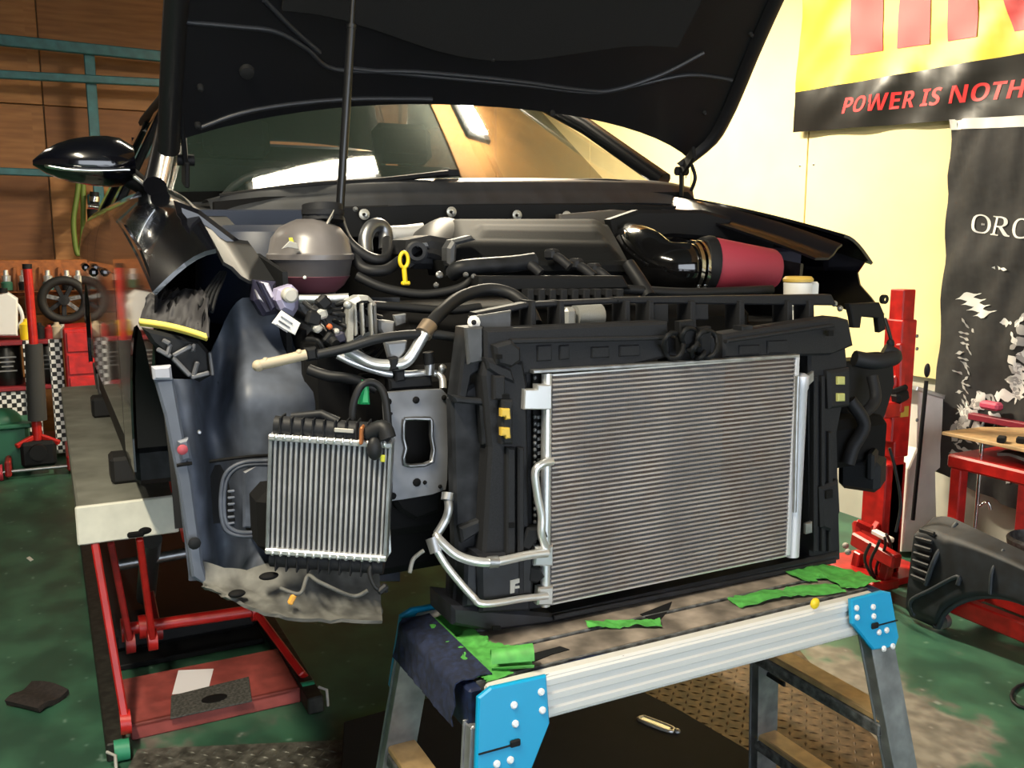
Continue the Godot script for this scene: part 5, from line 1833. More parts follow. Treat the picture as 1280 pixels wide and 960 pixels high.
# ------------------------------------------------------------------ scissor lifts under the car
func build_lift() -> void:
	var l := thing("scissor_lift", "red scissor lift with a white ended grey platform under the car's near side", "car lift", Vector3(0.38, 0, -3.8))
	var m := MB.new()
	m.box2(Vector3(0.035, 0.60, -5.2), Vector3(0.315, 0.70, -2.8), 0.006)
	var pf := obj("platform", m, mat("platform grey", "8d8e84", 0.65, 0.0, "soft", 1.5), l, "grey steel platform")
	m = MB.new()
	m.box2(Vector3(0.03, 0.588, -2.8), Vector3(0.305, 0.702, -2.785), 0.004)
	obj("end_plate", m, mat("white paint", "dddccf", 0.5, 0.0, "faint", 6.0), pf, "scuffed white end plate")
	m = MB.new()
	m.box(Vector3(0.185, 0.60, -2.79), Vector3(0.05, 0.02, 0.02), Basis(), 0.006)
	m.ball(Vector3(0.21, 0.607, -2.787), Vector3(0.02, 0.012, 0.006))
	obj("grease_smear", m, mats["deep black"], pf)
	for z: float in [-3.0, -4.2]:
		m = MB.new()
		m.box2(Vector3(0.14, 0.70, z - 0.12), Vector3(0.30, 0.785, z + 0.0), 0.01)
		obj("lift_pad", m, mats["rubber"], pf)
	m = MB.new()
	m.beam(Vector3(0.296, 0.79, -2.86), Vector3(0.324, 0.565, -2.76), 0.02, 0.035, 0.004)
	obj("side_flap", m, mats["red"], pf)
	# base with tray
	m = MB.new()
	m.box2(Vector3(0.13, 0.035, -3.03), Vector3(0.63, 0.05, -2.712), 0.004)
	m.box2(Vector3(0.13, 0.0, -2.73), Vector3(0.63, 0.05, -2.712), 0.004)
	obj("base_tray", m, mats["red dusty"], l, "dusty red tray across the base")
	for x: float in [0.085, 0.655]:
		m = MB.new()
		m.box2(Vector3(x - 0.025, 0.0, -5.2), Vector3(x + 0.025, 0.055, -2.62), 0.004)
		obj("base_channel", m, mat("channel grey", "34352f", 0.6, 0.2, "dirt", 4.0), l)
	m = MB.new()
	m.box2(Vector3(0.12, 0.0, -5.1), Vector3(0.62, 0.02, -3.2), 0.003)
	m.box2(Vector3(0.12, 0.02, -3.5), Vector3(0.62, 0.10, -3.3), 0.02)
	obj("base_plate", m, mats["dark plastic"], l)
	# arms, paired, crossing
	var arms := [
		[Vector3(0.115, 0.10, -2.64), Vector3(0.075, 0.59, -2.82), 0.022, "red"],
		[Vector3(0.16, 0.19, -2.98), Vector3(0.12, 0.56, -2.90), 0.02, "red dark"],
		[Vector3(0.225, 0.19, -2.97), Vector3(0.195, 0.585, -2.82), 0.02, "red"],
		[Vector3(0.56, 0.20, -3.03), Vector3(0.655, 0.06, -2.76), 0.022, "red"],
		[Vector3(0.11, 0.08, -4.9), Vector3(0.10, 0.58, -3.1), 0.022, "red dark"],
		[Vector3(0.27, 0.08, -3.3), Vector3(0.27, 0.58, -5.0), 0.022, "red dark"],
	]
	for a in arms:
		m = MB.new()
		m.beam(a[0], a[1], a[2], 0.05, 0.004, Vector3(0, 0, 1))
		m.cyl(a[0] - Vector3(0.014, 0, 0), a[0] + Vector3(0.014, 0, 0), 0.034, -1, 18)
		obj("arm", m, mats[a[3]], l)
	m = MB.new()
	m.cyl(Vector3(0.145, 0.2, -3.07), Vector3(0.60, 0.2, -3.03), 0.02, -1, 16)
	var rod := obj("torsion_bar", m, mats["red"], l)
	for x: float in [0.152, 0.205]:
		m = MB.new()
		m.cyl(Vector3(x - 0.012, 0.2, -3.065), Vector3(x + 0.012, 0.2, -3.065), 0.038, -1, 20)
		obj("hub", m, mats["red"], rod)
	m = MB.new()
	m.cyl(Vector3(0.14, 0.34, -3.3), Vector3(0.60, 0.36, -3.3), 0.02, -1, 10)
	m.cyl(Vector3(0.26, 0.10, -3.6), Vector3(0.26, 0.45, -3.2), 0.035, -1, 12)
	obj("cylinder", m, mats["steel"], l)
	for q in [[0.10, -2.62], [0.655, -2.72]]:
		m = MB.new()
		m.cyl(Vector3(q[0] - 0.02, 0.03, q[1]), Vector3(q[0] + 0.02, 0.03, q[1]), 0.03, -1, 16)
		obj("roller", m, mat("roller green", "2f8a66", 0.5), l)
		m = MB.new()
		var o := Vector3(q[0] + (-0.02 if q[0] < 0.3 else 0.045), 0, q[1] + 0.05)
		m.tube([o + Vector3(0, 0.0, 0.02), o + Vector3(0, 0.05, 0.01), o + Vector3(-0.02, 0.055, -0.01)], 0.005, 6)
		obj("hook", m, mats["white dull"], l)
	for k in 10:
		m = MB.new()
		m.ball(Vector3(0.15 + 0.035 * (k % 5), 0.46 + 0.02 * ((k * 7) % 5), -3.4 + 0.03 * (k % 3)), Vector3(0.006, 0.006, 0.006), Basis(), 6)
		obj("grease_nipple", m, mats["steel"], l)
	var l2 := again(l, "scissor_lift", "second red scissor lift, almost hidden behind the condenser under the car's far side", Vector3(1.93, 0, -3.8))
	l2.position.x = 2.02
	# paper and black pad on the tray
	m = MB.new()
	m.prism([py(215, 868, 0.052), py(260, 863, 0.052), py(267, 836, 0.052), py(223, 838, 0.052)].map(func(p: Vector3): return Vector2(p.x, -p.z)), Transform3D(Basis(Vector3.RIGHT, Vector3(0, 0, -1), Vector3.UP), Vector3(0, 0.0525, 0)), 0.001)
	tag(obj("paper_sheet", m, mat("paper", "e6e4ea", 0.8)), "white sheet of paper on the red tray of the lift", "paper")
	m = MB.new()
	m.prism([py(213, 899, 0.052), py(315, 877, 0.052), py(311, 847, 0.052), py(270, 857, 0.052), py(214, 871, 0.052)].map(func(p: Vector3): return Vector2(p.x, -p.z)), Transform3D(Basis(Vector3.RIGHT, Vector3(0, 0, -1), Vector3.UP), Vector3(0, 0.056, 0)), 0.005, 0.001)
	var bp := obj("rubber_pad", m, mat("pad grey", "5e5e5a", 0.8, 0.0, "dirt", 12.0))
	tag(bp, "dirty grey rubber pad on the red tray of the lift", "pad")
	m = MB.new()
	m.ball(py(268, 873, 0.056), Vector3(0.04, 0.002, 0.028), Basis(), 14)
	obj("oil_stain", m, mats["deep black"], bp)

# ------------------------------------------------------------------ right side: banners, column, bench, bumper
var wall_x := 3.705

func on_wall(a: float, b: float) -> Vector3:
	return px(a, b, wall_x)

func cloth_point(p00: Vector3, p10: Vector3, p01: Vector3, p11: Vector3, u: float, v: float, nz: FastNoiseLite, amp: float, sag := 0.0) -> Vector3:
	var p := p00.lerp(p10, u).lerp(p01.lerp(p11, u), v)
	var k := nz.get_noise_2d(u * 3.0 + v * 2.2, v * 1.3 - u * 0.4)
	return p + Vector3(-0.012 - amp * (0.5 + 0.5 * k), -sag * sin(u * PI) * (1.0 - v), 0)

func text_on(label: String, font_name: String, weight: int, box: Array, fn: Callable, mt: Material, parent: Node, called: String, slant := 0.0) -> void:
	# box: u0, u1, v0, v1 on the cloth (v downwards); fn maps u, v to a point on it
	var f := SystemFont.new()
	f.font_names = PackedStringArray([font_name])
	f.font_weight = weight
	var tm := TextMesh.new()
	tm.text = label
	tm.font = f
	tm.font_size = 64
	tm.pixel_size = 0.01
	tm.depth = 0.02
	tm.curve_step = 2.0
	var bb := tm.get_aabb()
	var ar := tm.surface_get_arrays(0)
	var v: PackedVector3Array = ar[Mesh.ARRAY_VERTEX]
	var idx: PackedInt32Array = ar[Mesh.ARRAY_INDEX]
	var m := MB.new()
	var w := func(p: Vector3) -> Vector3:
		var a := (p.x - bb.position.x) / bb.size.x
		var b := 1.0 - (p.y - bb.position.y) / bb.size.y
		a += slant * (0.5 - b)
		var q: Vector3 = fn.call(lerpf(box[0], box[1], a), lerpf(box[2], box[3], b))
		return q + Vector3(-0.0035 - p.z * 0.03, 0, 0)
	for i in range(0, idx.size(), 3):
		var n := Vector3.LEFT
		m.tri(w.call(v[idx[i]]), w.call(v[idx[i + 1]]), w.call(v[idx[i + 2]]), n)
	obj(called, m, mt, parent)

func build_right_side() -> void:
	# yellow tyre maker's banner
	var nz := noise(1.2, 2, 61)
	var b00 := on_wall(1019, -170)
	var b01 := on_wall(998, 166)
	var b11 := on_wall(1420, 134)
	var b10 := on_wall(1400, -300)
	var fn := func(u: float, v: float) -> Vector3: return cloth_point(b00, b10, b01, b11, u, v, nz, 0.05)
	var m := MB.new()
	var split := 0.845
	m.grid(func(u: float, v: float): return fn.call(u, v * (split - 0.05 * u)), 40, 24, Vector3.LEFT, 0.002)
	var bn := thing("banner", "yellow and red vinyl banner with a black bottom strip on the yellow wall", "banner", on_wall(1200, 150))
	obj("cloth", m, mat("banner yellow", "f0d22a", 0.4), bn)
	m = MB.new()
	m.grid(func(u: float, v: float): return fn.call(u, lerpf(split - 0.05 * u, 1.0, v)) + Vector3(-0.002, 0, 0), 40, 8, Vector3.LEFT, 0.002)
	var bs := obj("bottom_strip", m, mat("banner black", "191817", 0.28), bn)
	text_on("POWER IS NOTHING", "Droid Sans", 800, [0.195, 0.90, 0.885, 0.945], fn, mat("banner red", "d32a2e", 0.45), bs, "lettering", 0.02)
	# big red letters, drawn as strokes in u, v
	var stroke := func(poly: Array) -> void:
		var mm := MB.new()
		for i in range(0, poly.size(), 8):
			mm.grid(func(a: float, b: float):
				var p := Vector2(poly[i], poly[i + 1]).lerp(Vector2(poly[i + 2], poly[i + 3]), a)
				var q := Vector2(poly[i + 6], poly[i + 7]).lerp(Vector2(poly[i + 4], poly[i + 5]), a)
				var r := p.lerp(q, b)
				return fn.call(r.x, r.y) + Vector3(-0.004, 0, 0), 8, 10, Vector3.LEFT, 0.001)
		obj("letter", mm, mats["banner red"], bn)
	# P (its long bowl runs off above the picture), I, R, E, L, L, I
	stroke.call([0.20, 0.20, 0.325, 0.20, 0.335, 0.735, 0.215, 0.735, 0.32, 0.02, 1.0, 0.00, 1.0, 0.10, 0.32, 0.12])
	stroke.call([0.40, 0.16, 0.50, 0.16, 0.49, 0.735, 0.385, 0.735])
	stroke.call([0.55, 0.16, 0.645, 0.16, 0.635, 0.735, 0.545, 0.735, 0.645, 0.16, 0.76, 0.16, 0.76, 0.28, 0.645, 0.28, 0.74, 0.20, 0.80, 0.28, 0.77, 0.46, 0.70, 0.42, 0.64, 0.36, 0.74, 0.36, 0.74, 0.60, 0.64, 0.60, 0.66, 0.44, 0.76, 0.44, 0.82, 0.735, 0.735, 0.735])
	stroke.call([0.85, 0.16, 0.93, 0.16, 0.93, 0.735, 0.85, 0.735, 0.93, 0.16, 0.99, 0.16, 0.99, 0.28, 0.93, 0.28, 0.93, 0.58, 0.99, 0.58, 0.99, 0.735, 0.93, 0.735])
	# black cloth banner with pale printing
	var nz2 := noise(1.6, 2, 66)
	var c00 := on_wall(1196, 152)
	var c01 := on_wall(1172, 585)
	var c10 := on_wall(1420, 140)
	var c11 := on_wall(1420, 700)
	var fn2 := func(u: float, v: float) -> Vector3: return cloth_point(c00, c10, c01, c11, u, v, nz2, 0.07)
	m = MB.new()
	m.grid(func(u: float, v: float): return fn2.call(u, v), 40, 40, Vector3.LEFT, 0.002)
	var bk := thing("wall_cloth", "black cloth banner with white printed ornaments beside the red bench", "banner", on_wall(1240, 560))
	obj("cloth", m, mat("cloth black", "2b2b2c", 0.75, 0.0, "soft", 5.0), bk)
	m = MB.new()
	m.grid(func(u: float, v: float): return fn2.call(u, v * 0.028 - 0.004) + Vector3(-0.003, 0, 0), 30, 2, Vector3.LEFT, 0.001)
	obj("top_hem", m, mat("hem white", "e8e6df", 0.7), bk)
	text_on("ORCH", "Droid Serif", 400, [0.17, 0.64, 0.25, 0.302], fn2, mat("print white", "d9d9d6", 0.7), bk, "lettering")
	# printed ornaments: plumes, petals and a mottled body, each a flat piece of print
	var rng := RandomNumberGenerator.new()
	rng.seed = 12
	var petal := func(u: float, v: float, ln: float, wd: float, ang: float, mt: Material) -> void:
		var mm := MB.new()
		mm.grid(func(a: float, b: float):
			var w := sin(a * PI) * wd * (0.6 + 0.4 * sin(a * 9.0 + ang * 7.0))
			var q := Vector2((a - 0.5) * ln, (b - 0.5) * w).rotated(ang)
			return fn2.call(clampf(u + q.x, 0.01, 0.99), clampf(v + q.y * 0.55, 0.03, 0.99)) + Vector3(-0.003, 0, 0), 10, 3, Vector3.LEFT, 0.0008)
		obj("print_petal", mm, mt, bk)
	var pg := mat("print grey", "9d9d9c", 0.75)
	for k in 4:
		petal.call(0.17 + k * 0.035, 0.475 + k * 0.012, 0.17, 0.045, -0.35, mats["print white"])
	petal.call(0.233, 0.276, 0.02, 0.02, 0.0, pg)
	petal.call(0.36, 0.385, 0.09, 0.03, 0.0, mats["print white"])
	for k in 34:
		var t := k / 34.0
		var u := 0.44 - 0.16 * t + rng.randf_range(-0.06, 0.07) + 0.10 * sin(t * 5.0)
		petal.call(u, lerpf(0.50, 0.88, t), rng.randf_range(0.06, 0.16), rng.randf_range(0.04, 0.09), rng.randf_range(-1.4, 1.4), mats["print white"] if k % 3 else pg)
	for k in 26:
		petal.call(0.16 + 0.02 * sin(k * 1.7) + 0.02 * (k % 2), 0.55 + k * 0.014, 0.06, 0.02, rng.randf_range(-0.9, 0.9), pg)
	for k in 40:
		petal.call(rng.randf_range(0.08, 0.9), rng.randf_range(0.80, 0.94), 0.06, 0.035, rng.randf_range(-1.5, 1.5), mats["print white"] if k % 4 == 0 else pg)
	for k in 24:
		petal.call(rng.randf_range(0.5, 0.92), rng.randf_range(0.45, 0.8), 0.12, 0.06, rng.randf_range(-1.5, 1.5), mats["print white"])
	# red column with its carriage
	var z := -2.6
	var col := thing("column_stand", "tall red steel column with a sliding carriage before the yellow wall", "post stand", Vector3(3.155, 0, z))
	var cx := pz(1138, 362, z).x
	var ty := pz(1138, 362, z).y
	m = MB.new()
	m.box2(Vector3(cx - 0.036, 0.03, z - 0.07), Vector3(cx + 0.036, ty, z), 0.004)
	obj("mast", m, mats["red"], col)
	m = MB.new()
	m.box2(Vector3(cx - 0.045, pz(1130, 570, z).y, z - 0.08), Vector3(cx + 0.042, pz(1130, 400, z).y, z + 0.012), 0.005)
	m.box2(Vector3(cx - 0.075, pz(1130, 550, z).y, z - 0.06), Vector3(cx - 0.04, pz(1110, 470, z).y, z + 0.02), 0.006)
	m.beam(Vector3(cx - 0.05, pz(1110, 430, z).y, z + 0.01), Vector3(cx - 0.05, pz(1110, 515, z).y, z + 0.03), 0.03, 0.03, 0.006)
	m.box2(Vector3(cx - 0.15, pz(1095, 522, z).y, z - 0.01), Vector3(cx - 0.05, pz(1095, 503, z).y, z + 0.04), 0.006)
	var cg := obj("carriage", m, mats["red"], col)
	m = MB.new()
	m.box2(Vector3(cx - 0.028, pz(1138, 519, z).y, z + 0.012), Vector3(cx + 0.022, pz(1138, 506, z).y, z + 0.015), 0.001)
	obj("label_plate", m, mat("label olive", "b3973a", 0.5), cg)
	m = MB.new()
	m.box(pz(1125, 495, z + 0.03), Vector3(0.07, 0.05, 0.05), Basis(Vector3.BACK, 0.3), 0.012)
	m.cyl(pz(1116, 490, z + 0.04), pz(1132, 484, z + 0.04), 0.012)
	obj("lock_handle", m, mats["dark plastic"], cg)
	for y: float in [420, 436, 440, 525]:
		m = MB.new()
		bolt(m, pz(1146 if y != 440 else 1124, y, z + 0.012), Vector3.BACK, 0.008, 0.006)
		obj("bolt", m, mats["steel"], cg)
	m = MB.new()
	m.box2(Vector3(cx - 0.10, 0.0, z - 0.3), Vector3(cx + 0.2, 0.03, z + 0.06), 0.005)
	m.box2(Vector3(cx - 0.07, 0.03, z - 0.12), Vector3(cx + 0.05, pz(1120, 580, z).y, z - 0.0), 0.005)
	obj("foot_plate", m, mats["red"], col)
	# pale machine housing with a lever
	var z2 := -2.78
	var ph := thing("machine_housing", "pale grey machine housing with a sloping top and a lever beside the red column", "machine", Vector3(3.55, 0, z2))
	m = MB.new()
	slab(m, [1149, 487, 1180, 497, 1179, 525, 1176, 585, 1170, 590, 1172, 690, 1128, 690, 1136, 586, 1147, 560], z2, 0.10, 0.006)
	obj("housing", m, mat("housing grey", "efece4", 0.6, 0.0, "faint", 3.0), ph)
	m = MB.new()
	slab(m, [1147, 483, 1182, 494, 1181, 499, 1146, 488], z2 + 0.02, 0.14, 0.003)
	obj("top_plate", m, mats["alu bright"], ph)
	m = MB.new()
	m.cyl(pz(1158, 476, z2 + 0.06), pz(1141, 650, z2 + 0.06), 0.009, -1, 8)
	var lv := obj("lever", m, mats["dark plastic"], ph)
	m = MB.new()
	m.ball(pz(1159, 463, z2 + 0.06), Vector3(0.013, 0.032, 0.013))
	obj("knob", m, mats["black plastic"], lv)
	# red bench with board
	var rb := thing("red_bench", "red steel workbench by the black cloth banner", "workbench", Vector3(3.45, 0, -2.2))
	var ty2 := 0.60
	m = MB.new()
	m.box2(Vector3(3.19, ty2 - 0.055, -2.40), Vector3(3.69, ty2, -1.2), 0.008)
	obj("top_frame", m, mats["red"], rb)
	for q in [[3.22, -2.36], [3.66, -2.36], [3.22, -1.95], [3.22, -1.25], [3.66, -1.25]]:
		m = MB.new()
		m.box2(Vector3(q[0] - 0.024, 0.0, q[1] - 0.024), Vector3(q[0] + 0.024, ty2 - 0.055, q[1] + 0.024), 0.004)
		obj("leg", m, mats["red"] if q[0] < 3.5 else mats["red dark"], rb)
	m = MB.new()
	m.box2(Vector3(3.22, 0.12, -2.36), Vector3(3.66, 0.15, -1.25), 0.004)
	obj("lower_shelf", m, mats["red dark"], rb)
	m = MB.new()
	m.cyl(Vector3(3.26, 0.30, -2.30), Vector3(3.26, 0.655, -2.30), 0.008, -1, 8)
	m.tube(curve([Vector3(3.26, 0.4, -2.29), Vector3(3.28, 0.42, -2.27), Vector3(3.29, 0.39, -2.26)], 4), 0.006, 6)
	obj("chrome_hook", m, mats["chrome"], rb)
	var nz3 := noise(3.0, 3, 71)
	m = MB.new()
	m.grid(func(u: float, v: float): return Vector3(lerpf(3.24, 3.53, u) , ty2 + 0.035 + 0.02 * nz3.get_noise_2d(u, v * 3.0) - 0.02 * u * 0.0, lerpf(-2.22, -1.2, v)), 12, 20, Vector3.UP, 0.012)
	tag(obj("grey_mat", m, mat("mat grey", "5d5f5e", 0.8, 0.0, "soft", 4.0)), "grey mat lying on the red workbench under the wooden board", "mat")
	m = MB.new()
	var bt := 0.685
	m.prism([Vector2(3.19, 2.43), Vector2(3.42, 2.42), Vector2(3.68, 2.25), Vector2(3.68, 1.25), Vector2(3.2, 1.25)], Transform3D(Basis(Vector3.RIGHT, Vector3(0, 0, -1), Vector3.UP), Vector3(0, bt, 0)), 0.014, 0.002)
	m.box2(Vector3(3.4, ty2 + 0.06, -2.0), Vector3(3.55, bt - 0.014, -1.4))
	tag(obj("wooden_board", m, mat("board wood", "d9b483", 0.6, 0.0, "soft", 3.0)), "pale wooden board on top of the red workbench", "board")
	for q in [[1252, 549, 0.05], [1276, 550, 0.04]]:
		m = MB.new()
		var p := py(q[0], q[1], bt + 0.012)
		m.box(p, Vector3(q[2], 0.022, 0.03), Basis(Vector3.UP, 0.5), 0.004)
		tag(obj("tool_block", m, mats["dark plastic"]), "dark handled tool at the front edge of the wooden board" if q[0] < 1260 else "dark tool at the photo's right edge on the wooden board", "tool")
	m = MB.new()
	var s0 := px(1213, 519, 3.64)
	m.box2(s0 + Vector3(-0.02, -0.018, 0), Vector3(3.66, s0.y + 0.012, -1.3), 0.004)
	var tr := thing("hook_rail", "dark red rail with small black hooks along the black cloth banner", "hook rail", Vector3(3.64, s0.y - 0.06, -1.9))
	obj("rail", m, mat("crimson", "7e1f30", 0.5), tr)
	for i in 9:
		m = MB.new()
		var hz := s0.z + 0.03 + i * 0.055
		m.tube(curve([Vector3(3.615, s0.y - 0.015, hz), Vector3(3.60, s0.y - 0.05, hz), Vector3(3.58, s0.y - 0.06, hz + 0.01), Vector3(3.565, s0.y - 0.04, hz + 0.015)], 4), 0.006, 6)
		obj("hook", m, mats["alu dull"] if i % 2 else mats["dark plastic"], tr)
	m = MB.new()
	m.box2(Vector3(3.55, bt, -2.15), Vector3(3.66, s0.y - 0.02, -2.13), 0.004)
	m.box2(Vector3(3.62, bt, -1.45), Vector3(3.66, s0.y - 0.02, -1.43), 0.004)
	obj("rail_leg", m, mats["dark plastic"], tr)
	m = MB.new()
	m.box(px(1239, 507, 3.62), Vector3(0.05, 0.035, 0.09), Basis(), 0.01)
	tag(obj("pink_box", m, mat("pink", "c24a66", 0.5)), "small pink box standing on the dark red rail", "box")
	m = MB.new()
	m.lathe(Vector3(3.45, 0.152, -2.15), Vector3.UP, [[0, 0.05], [0.02, 0.10], [0.12, 0.12], [0.13, 0.11], [0.1, 0.1], [0.03, 0.05], [0.03, 0]], 20)
	tag(obj("grey_basin", m, mats["alu dull"]), "grey basin under the red workbench", "basin")
	# removed bumper cover standing on its edge
	var bc := thing("bumper_cover", "black plastic bumper cover with a wheel arch cut-out resting against the red trolley", "bumper", Vector3(2.85, 0, -1.95))
	m = MB.new()
	var bf := func(u: float, v: float) -> Vector3:
		# u from the ribbed end at the left to the picture's edge, v from the floor edge up
		var p := Vector3(lerpf(2.87, 2.84, u), 0, lerpf(-2.28, -1.45, u))
		var arch := 0.0
		if u > 0.16:
			arch = 0.215 * pow(sin(clampf((u - 0.16) / 0.75, 0, 1) * PI), 0.55)
		var top := 0.43 - 0.10 * u - 0.035 * pow(clampf(0.12 - u, 0, 1) / 0.12, 2)
		var y := lerpf(0.012 + arch, top, v)
		p.y = y
		p.x += 0.16 * y * y + 0.09 * smoothstep(0.86, 1.0, v) - 0.03 * smoothstep(0.0, 0.12, v) + 0.02
		return p
	m.grid(bf, 44, 22, Vector3(-1, 0, 0), 0.006)
	var bb := obj("cover", m, mat("bumper black", "222a33", 0.62, 0.0, "dirt", 2.0), bc)
	m = MB.new()
	var rim := []
	for i in 41:
		rim.append(bf.call(0.14 + 0.8 * i / 40.0, 0.0) + Vector3(-0.006, 0.01, 0))
	m.tube(rim, 0.011, 8)
	obj("arch_rim", m, mat("bumper rim", "2c333a", 0.55), bb)
	for i in 7:
		m = MB.new()
		var a: Vector3 = bf.call(0.015, 0.45 + i * 0.075)
		var b: Vector3 = bf.call(0.11, 0.43 + i * 0.075)
		m.beam(a + Vector3(-0.006, 0, 0), b + Vector3(-0.006, 0, 0), 0.012, 0.018, 0.004)
		obj("grille_bar", m, mats["black plastic worn"], bb)
	m = MB.new()
	var fr := []
	for q in [[0.035, 0.05], [0.03, 0.2], [0.12, 0.36], [0.25, 0.42], [0.26, 0.3]]:
		fr.append(bf.call(q[0], q[1]) + Vector3(-0.004, 0, 0))
	m.tube(curve(fr, 5), 0.008, 6)
	var fr2 := []
	for q in [[0.135, 0.98], [0.135, 0.7], [0.10, 0.4]]:
		fr2.append(bf.call(q[0], q[1]) + Vector3(-0.004, 0, 0))
	m.tube(curve(fr2, 5), 0.009, 6)
	var fr3 := []
	for q in [[0.40, 0.94], [0.41, 0.6], [0.415, 0.12]]:
		fr3.append(bf.call(q[0], q[1]) + Vector3(-0.003, 0, 0))
	m.tube(curve(fr3, 5), 0.006, 6)
	obj("moulded_ridge", m, mats["bumper rim"], bb)
	# red trolley it leans on
	var tl := thing("low_trolley", "low red steel trolley on small casters behind the black bumper cover", "trolley", Vector3(3.0, 0, -1.9))
	m = MB.new()
	m.beam(Vector3(2.93, 0.115, -2.17), Vector3(2.93, 0.115, -1.2), 0.045, 0.07, 0.006)
	m.beam(Vector3(3.14, 0.115, -2.17), Vector3(3.14, 0.115, -1.2), 0.045, 0.07, 0.006)
	m.beam(Vector3(2.91, 0.115, -2.16), Vector3(3.16, 0.115, -2.16), 0.05, 0.07, 0.006)
	obj("frame", m, mats["red"], tl)
	m = MB.new()
	m.box2(Vector3(2.90, 0.07, -2.20), Vector3(2.96, 0.20, -2.14), 0.008)
	m.cyl(Vector3(2.93, 0.2, -2.17), Vector3(2.93, 0.215, -2.17), 0.02)
	obj("corner_post", m, mats["red"], tl)
	for q in [[2.93, -2.17], [3.14, -2.17], [2.93, -1.25], [3.14, -1.25]]:
		m = MB.new()
		m.cyl(Vector3(q[0] - 0.012, 0.032, q[1]), Vector3(q[0] + 0.012, 0.032, q[1]), 0.032, -1, 16)
		m.box2(Vector3(q[0] - 0.018, 0.03, q[1] - 0.012), Vector3(q[0] + 0.018, 0.078, q[1] + 0.012), 0.003)
		obj("caster", m, mats["alu"], tl)
	# red jack lying by the column
	var jk := thing("red_jack", "bright red low floor jack with tangled black cable in front of the red column", "jack", Vector3(2.95, 0, -2.6))
	m = MB.new()
	m.beam(py(1035, 698, 0.06), py(1108, 733, 0.06), 0.14, 0.04, 0.006)
	obj("base_plate", m, mats["red"], jk)
	m = MB.new()
	m.beam(py(1068, 672, 0.22), py(1122, 703, 0.19), 0.05, 0.06, 0.008)
	m.beam(py(1070, 652, 0.27), py(1072, 676, 0.2), 0.03, 0.035, 0.005)
	m.beam(py(1070, 653, 0.27), py(1090, 662, 0.25), 0.03, 0.03, 0.005)
	m.beam(py(1103, 648, 0.27), py(1090, 665, 0.23), 0.03, 0.03, 0.005)
	m.beam(py(1075, 690, 0.14), py(1070, 712, 0.06), 0.04, 0.04, 0.005)
	m.beam(py(1112, 700, 0.16), py(1104, 728, 0.06), 0.04, 0.04, 0.005)
	obj("arm", m, mats["red"], jk)
	m = MB.new()
	m.beam(py(1092, 664, 0.25), py(1115, 676, 0.24), 0.03, 0.02, 0.004)
	obj("white_sleeve", m, mats["white"], jk)
	m = MB.new()
	for q in [[1057, 682], [1060, 690], [1095, 682], [1098, 690], [1092, 676]]:
		m.ball(py(q[0], q[1], 0.16), Vector3(0.014, 0.014, 0.014), Basis(), 8)
	objs("shackle", m, mats["white dull"], jk)
	m = MB.new()
	for k in 4:
		var c := []
		for i in 7:
			var a := i / 6.0
			c.append(py(1108 - k * 7 + 6 * sin(a * 5 + k), lerpf(668 + k * 4, 724 + k * 3, a), 0.30 - 0.26 * a))
		m.tube(curve(c, 4), 0.006, 6)
	tag(obj("black_cable", m, mats["hose rubber"]), "tangled black cable hanging over the bright red jack", "cable")
	m = MB.new()
	m.tube(curve([pz(1112, 560, -2.4), pz(1120, 590, -2.38), pz(1126, 630, -2.36), pz(1120, 665, -2.36)], 6), 0.006, 6)
	tag(obj("hanging_cable", m, mats["hose rubber"]), "thin black cable hanging down in front of the red column", "cable")

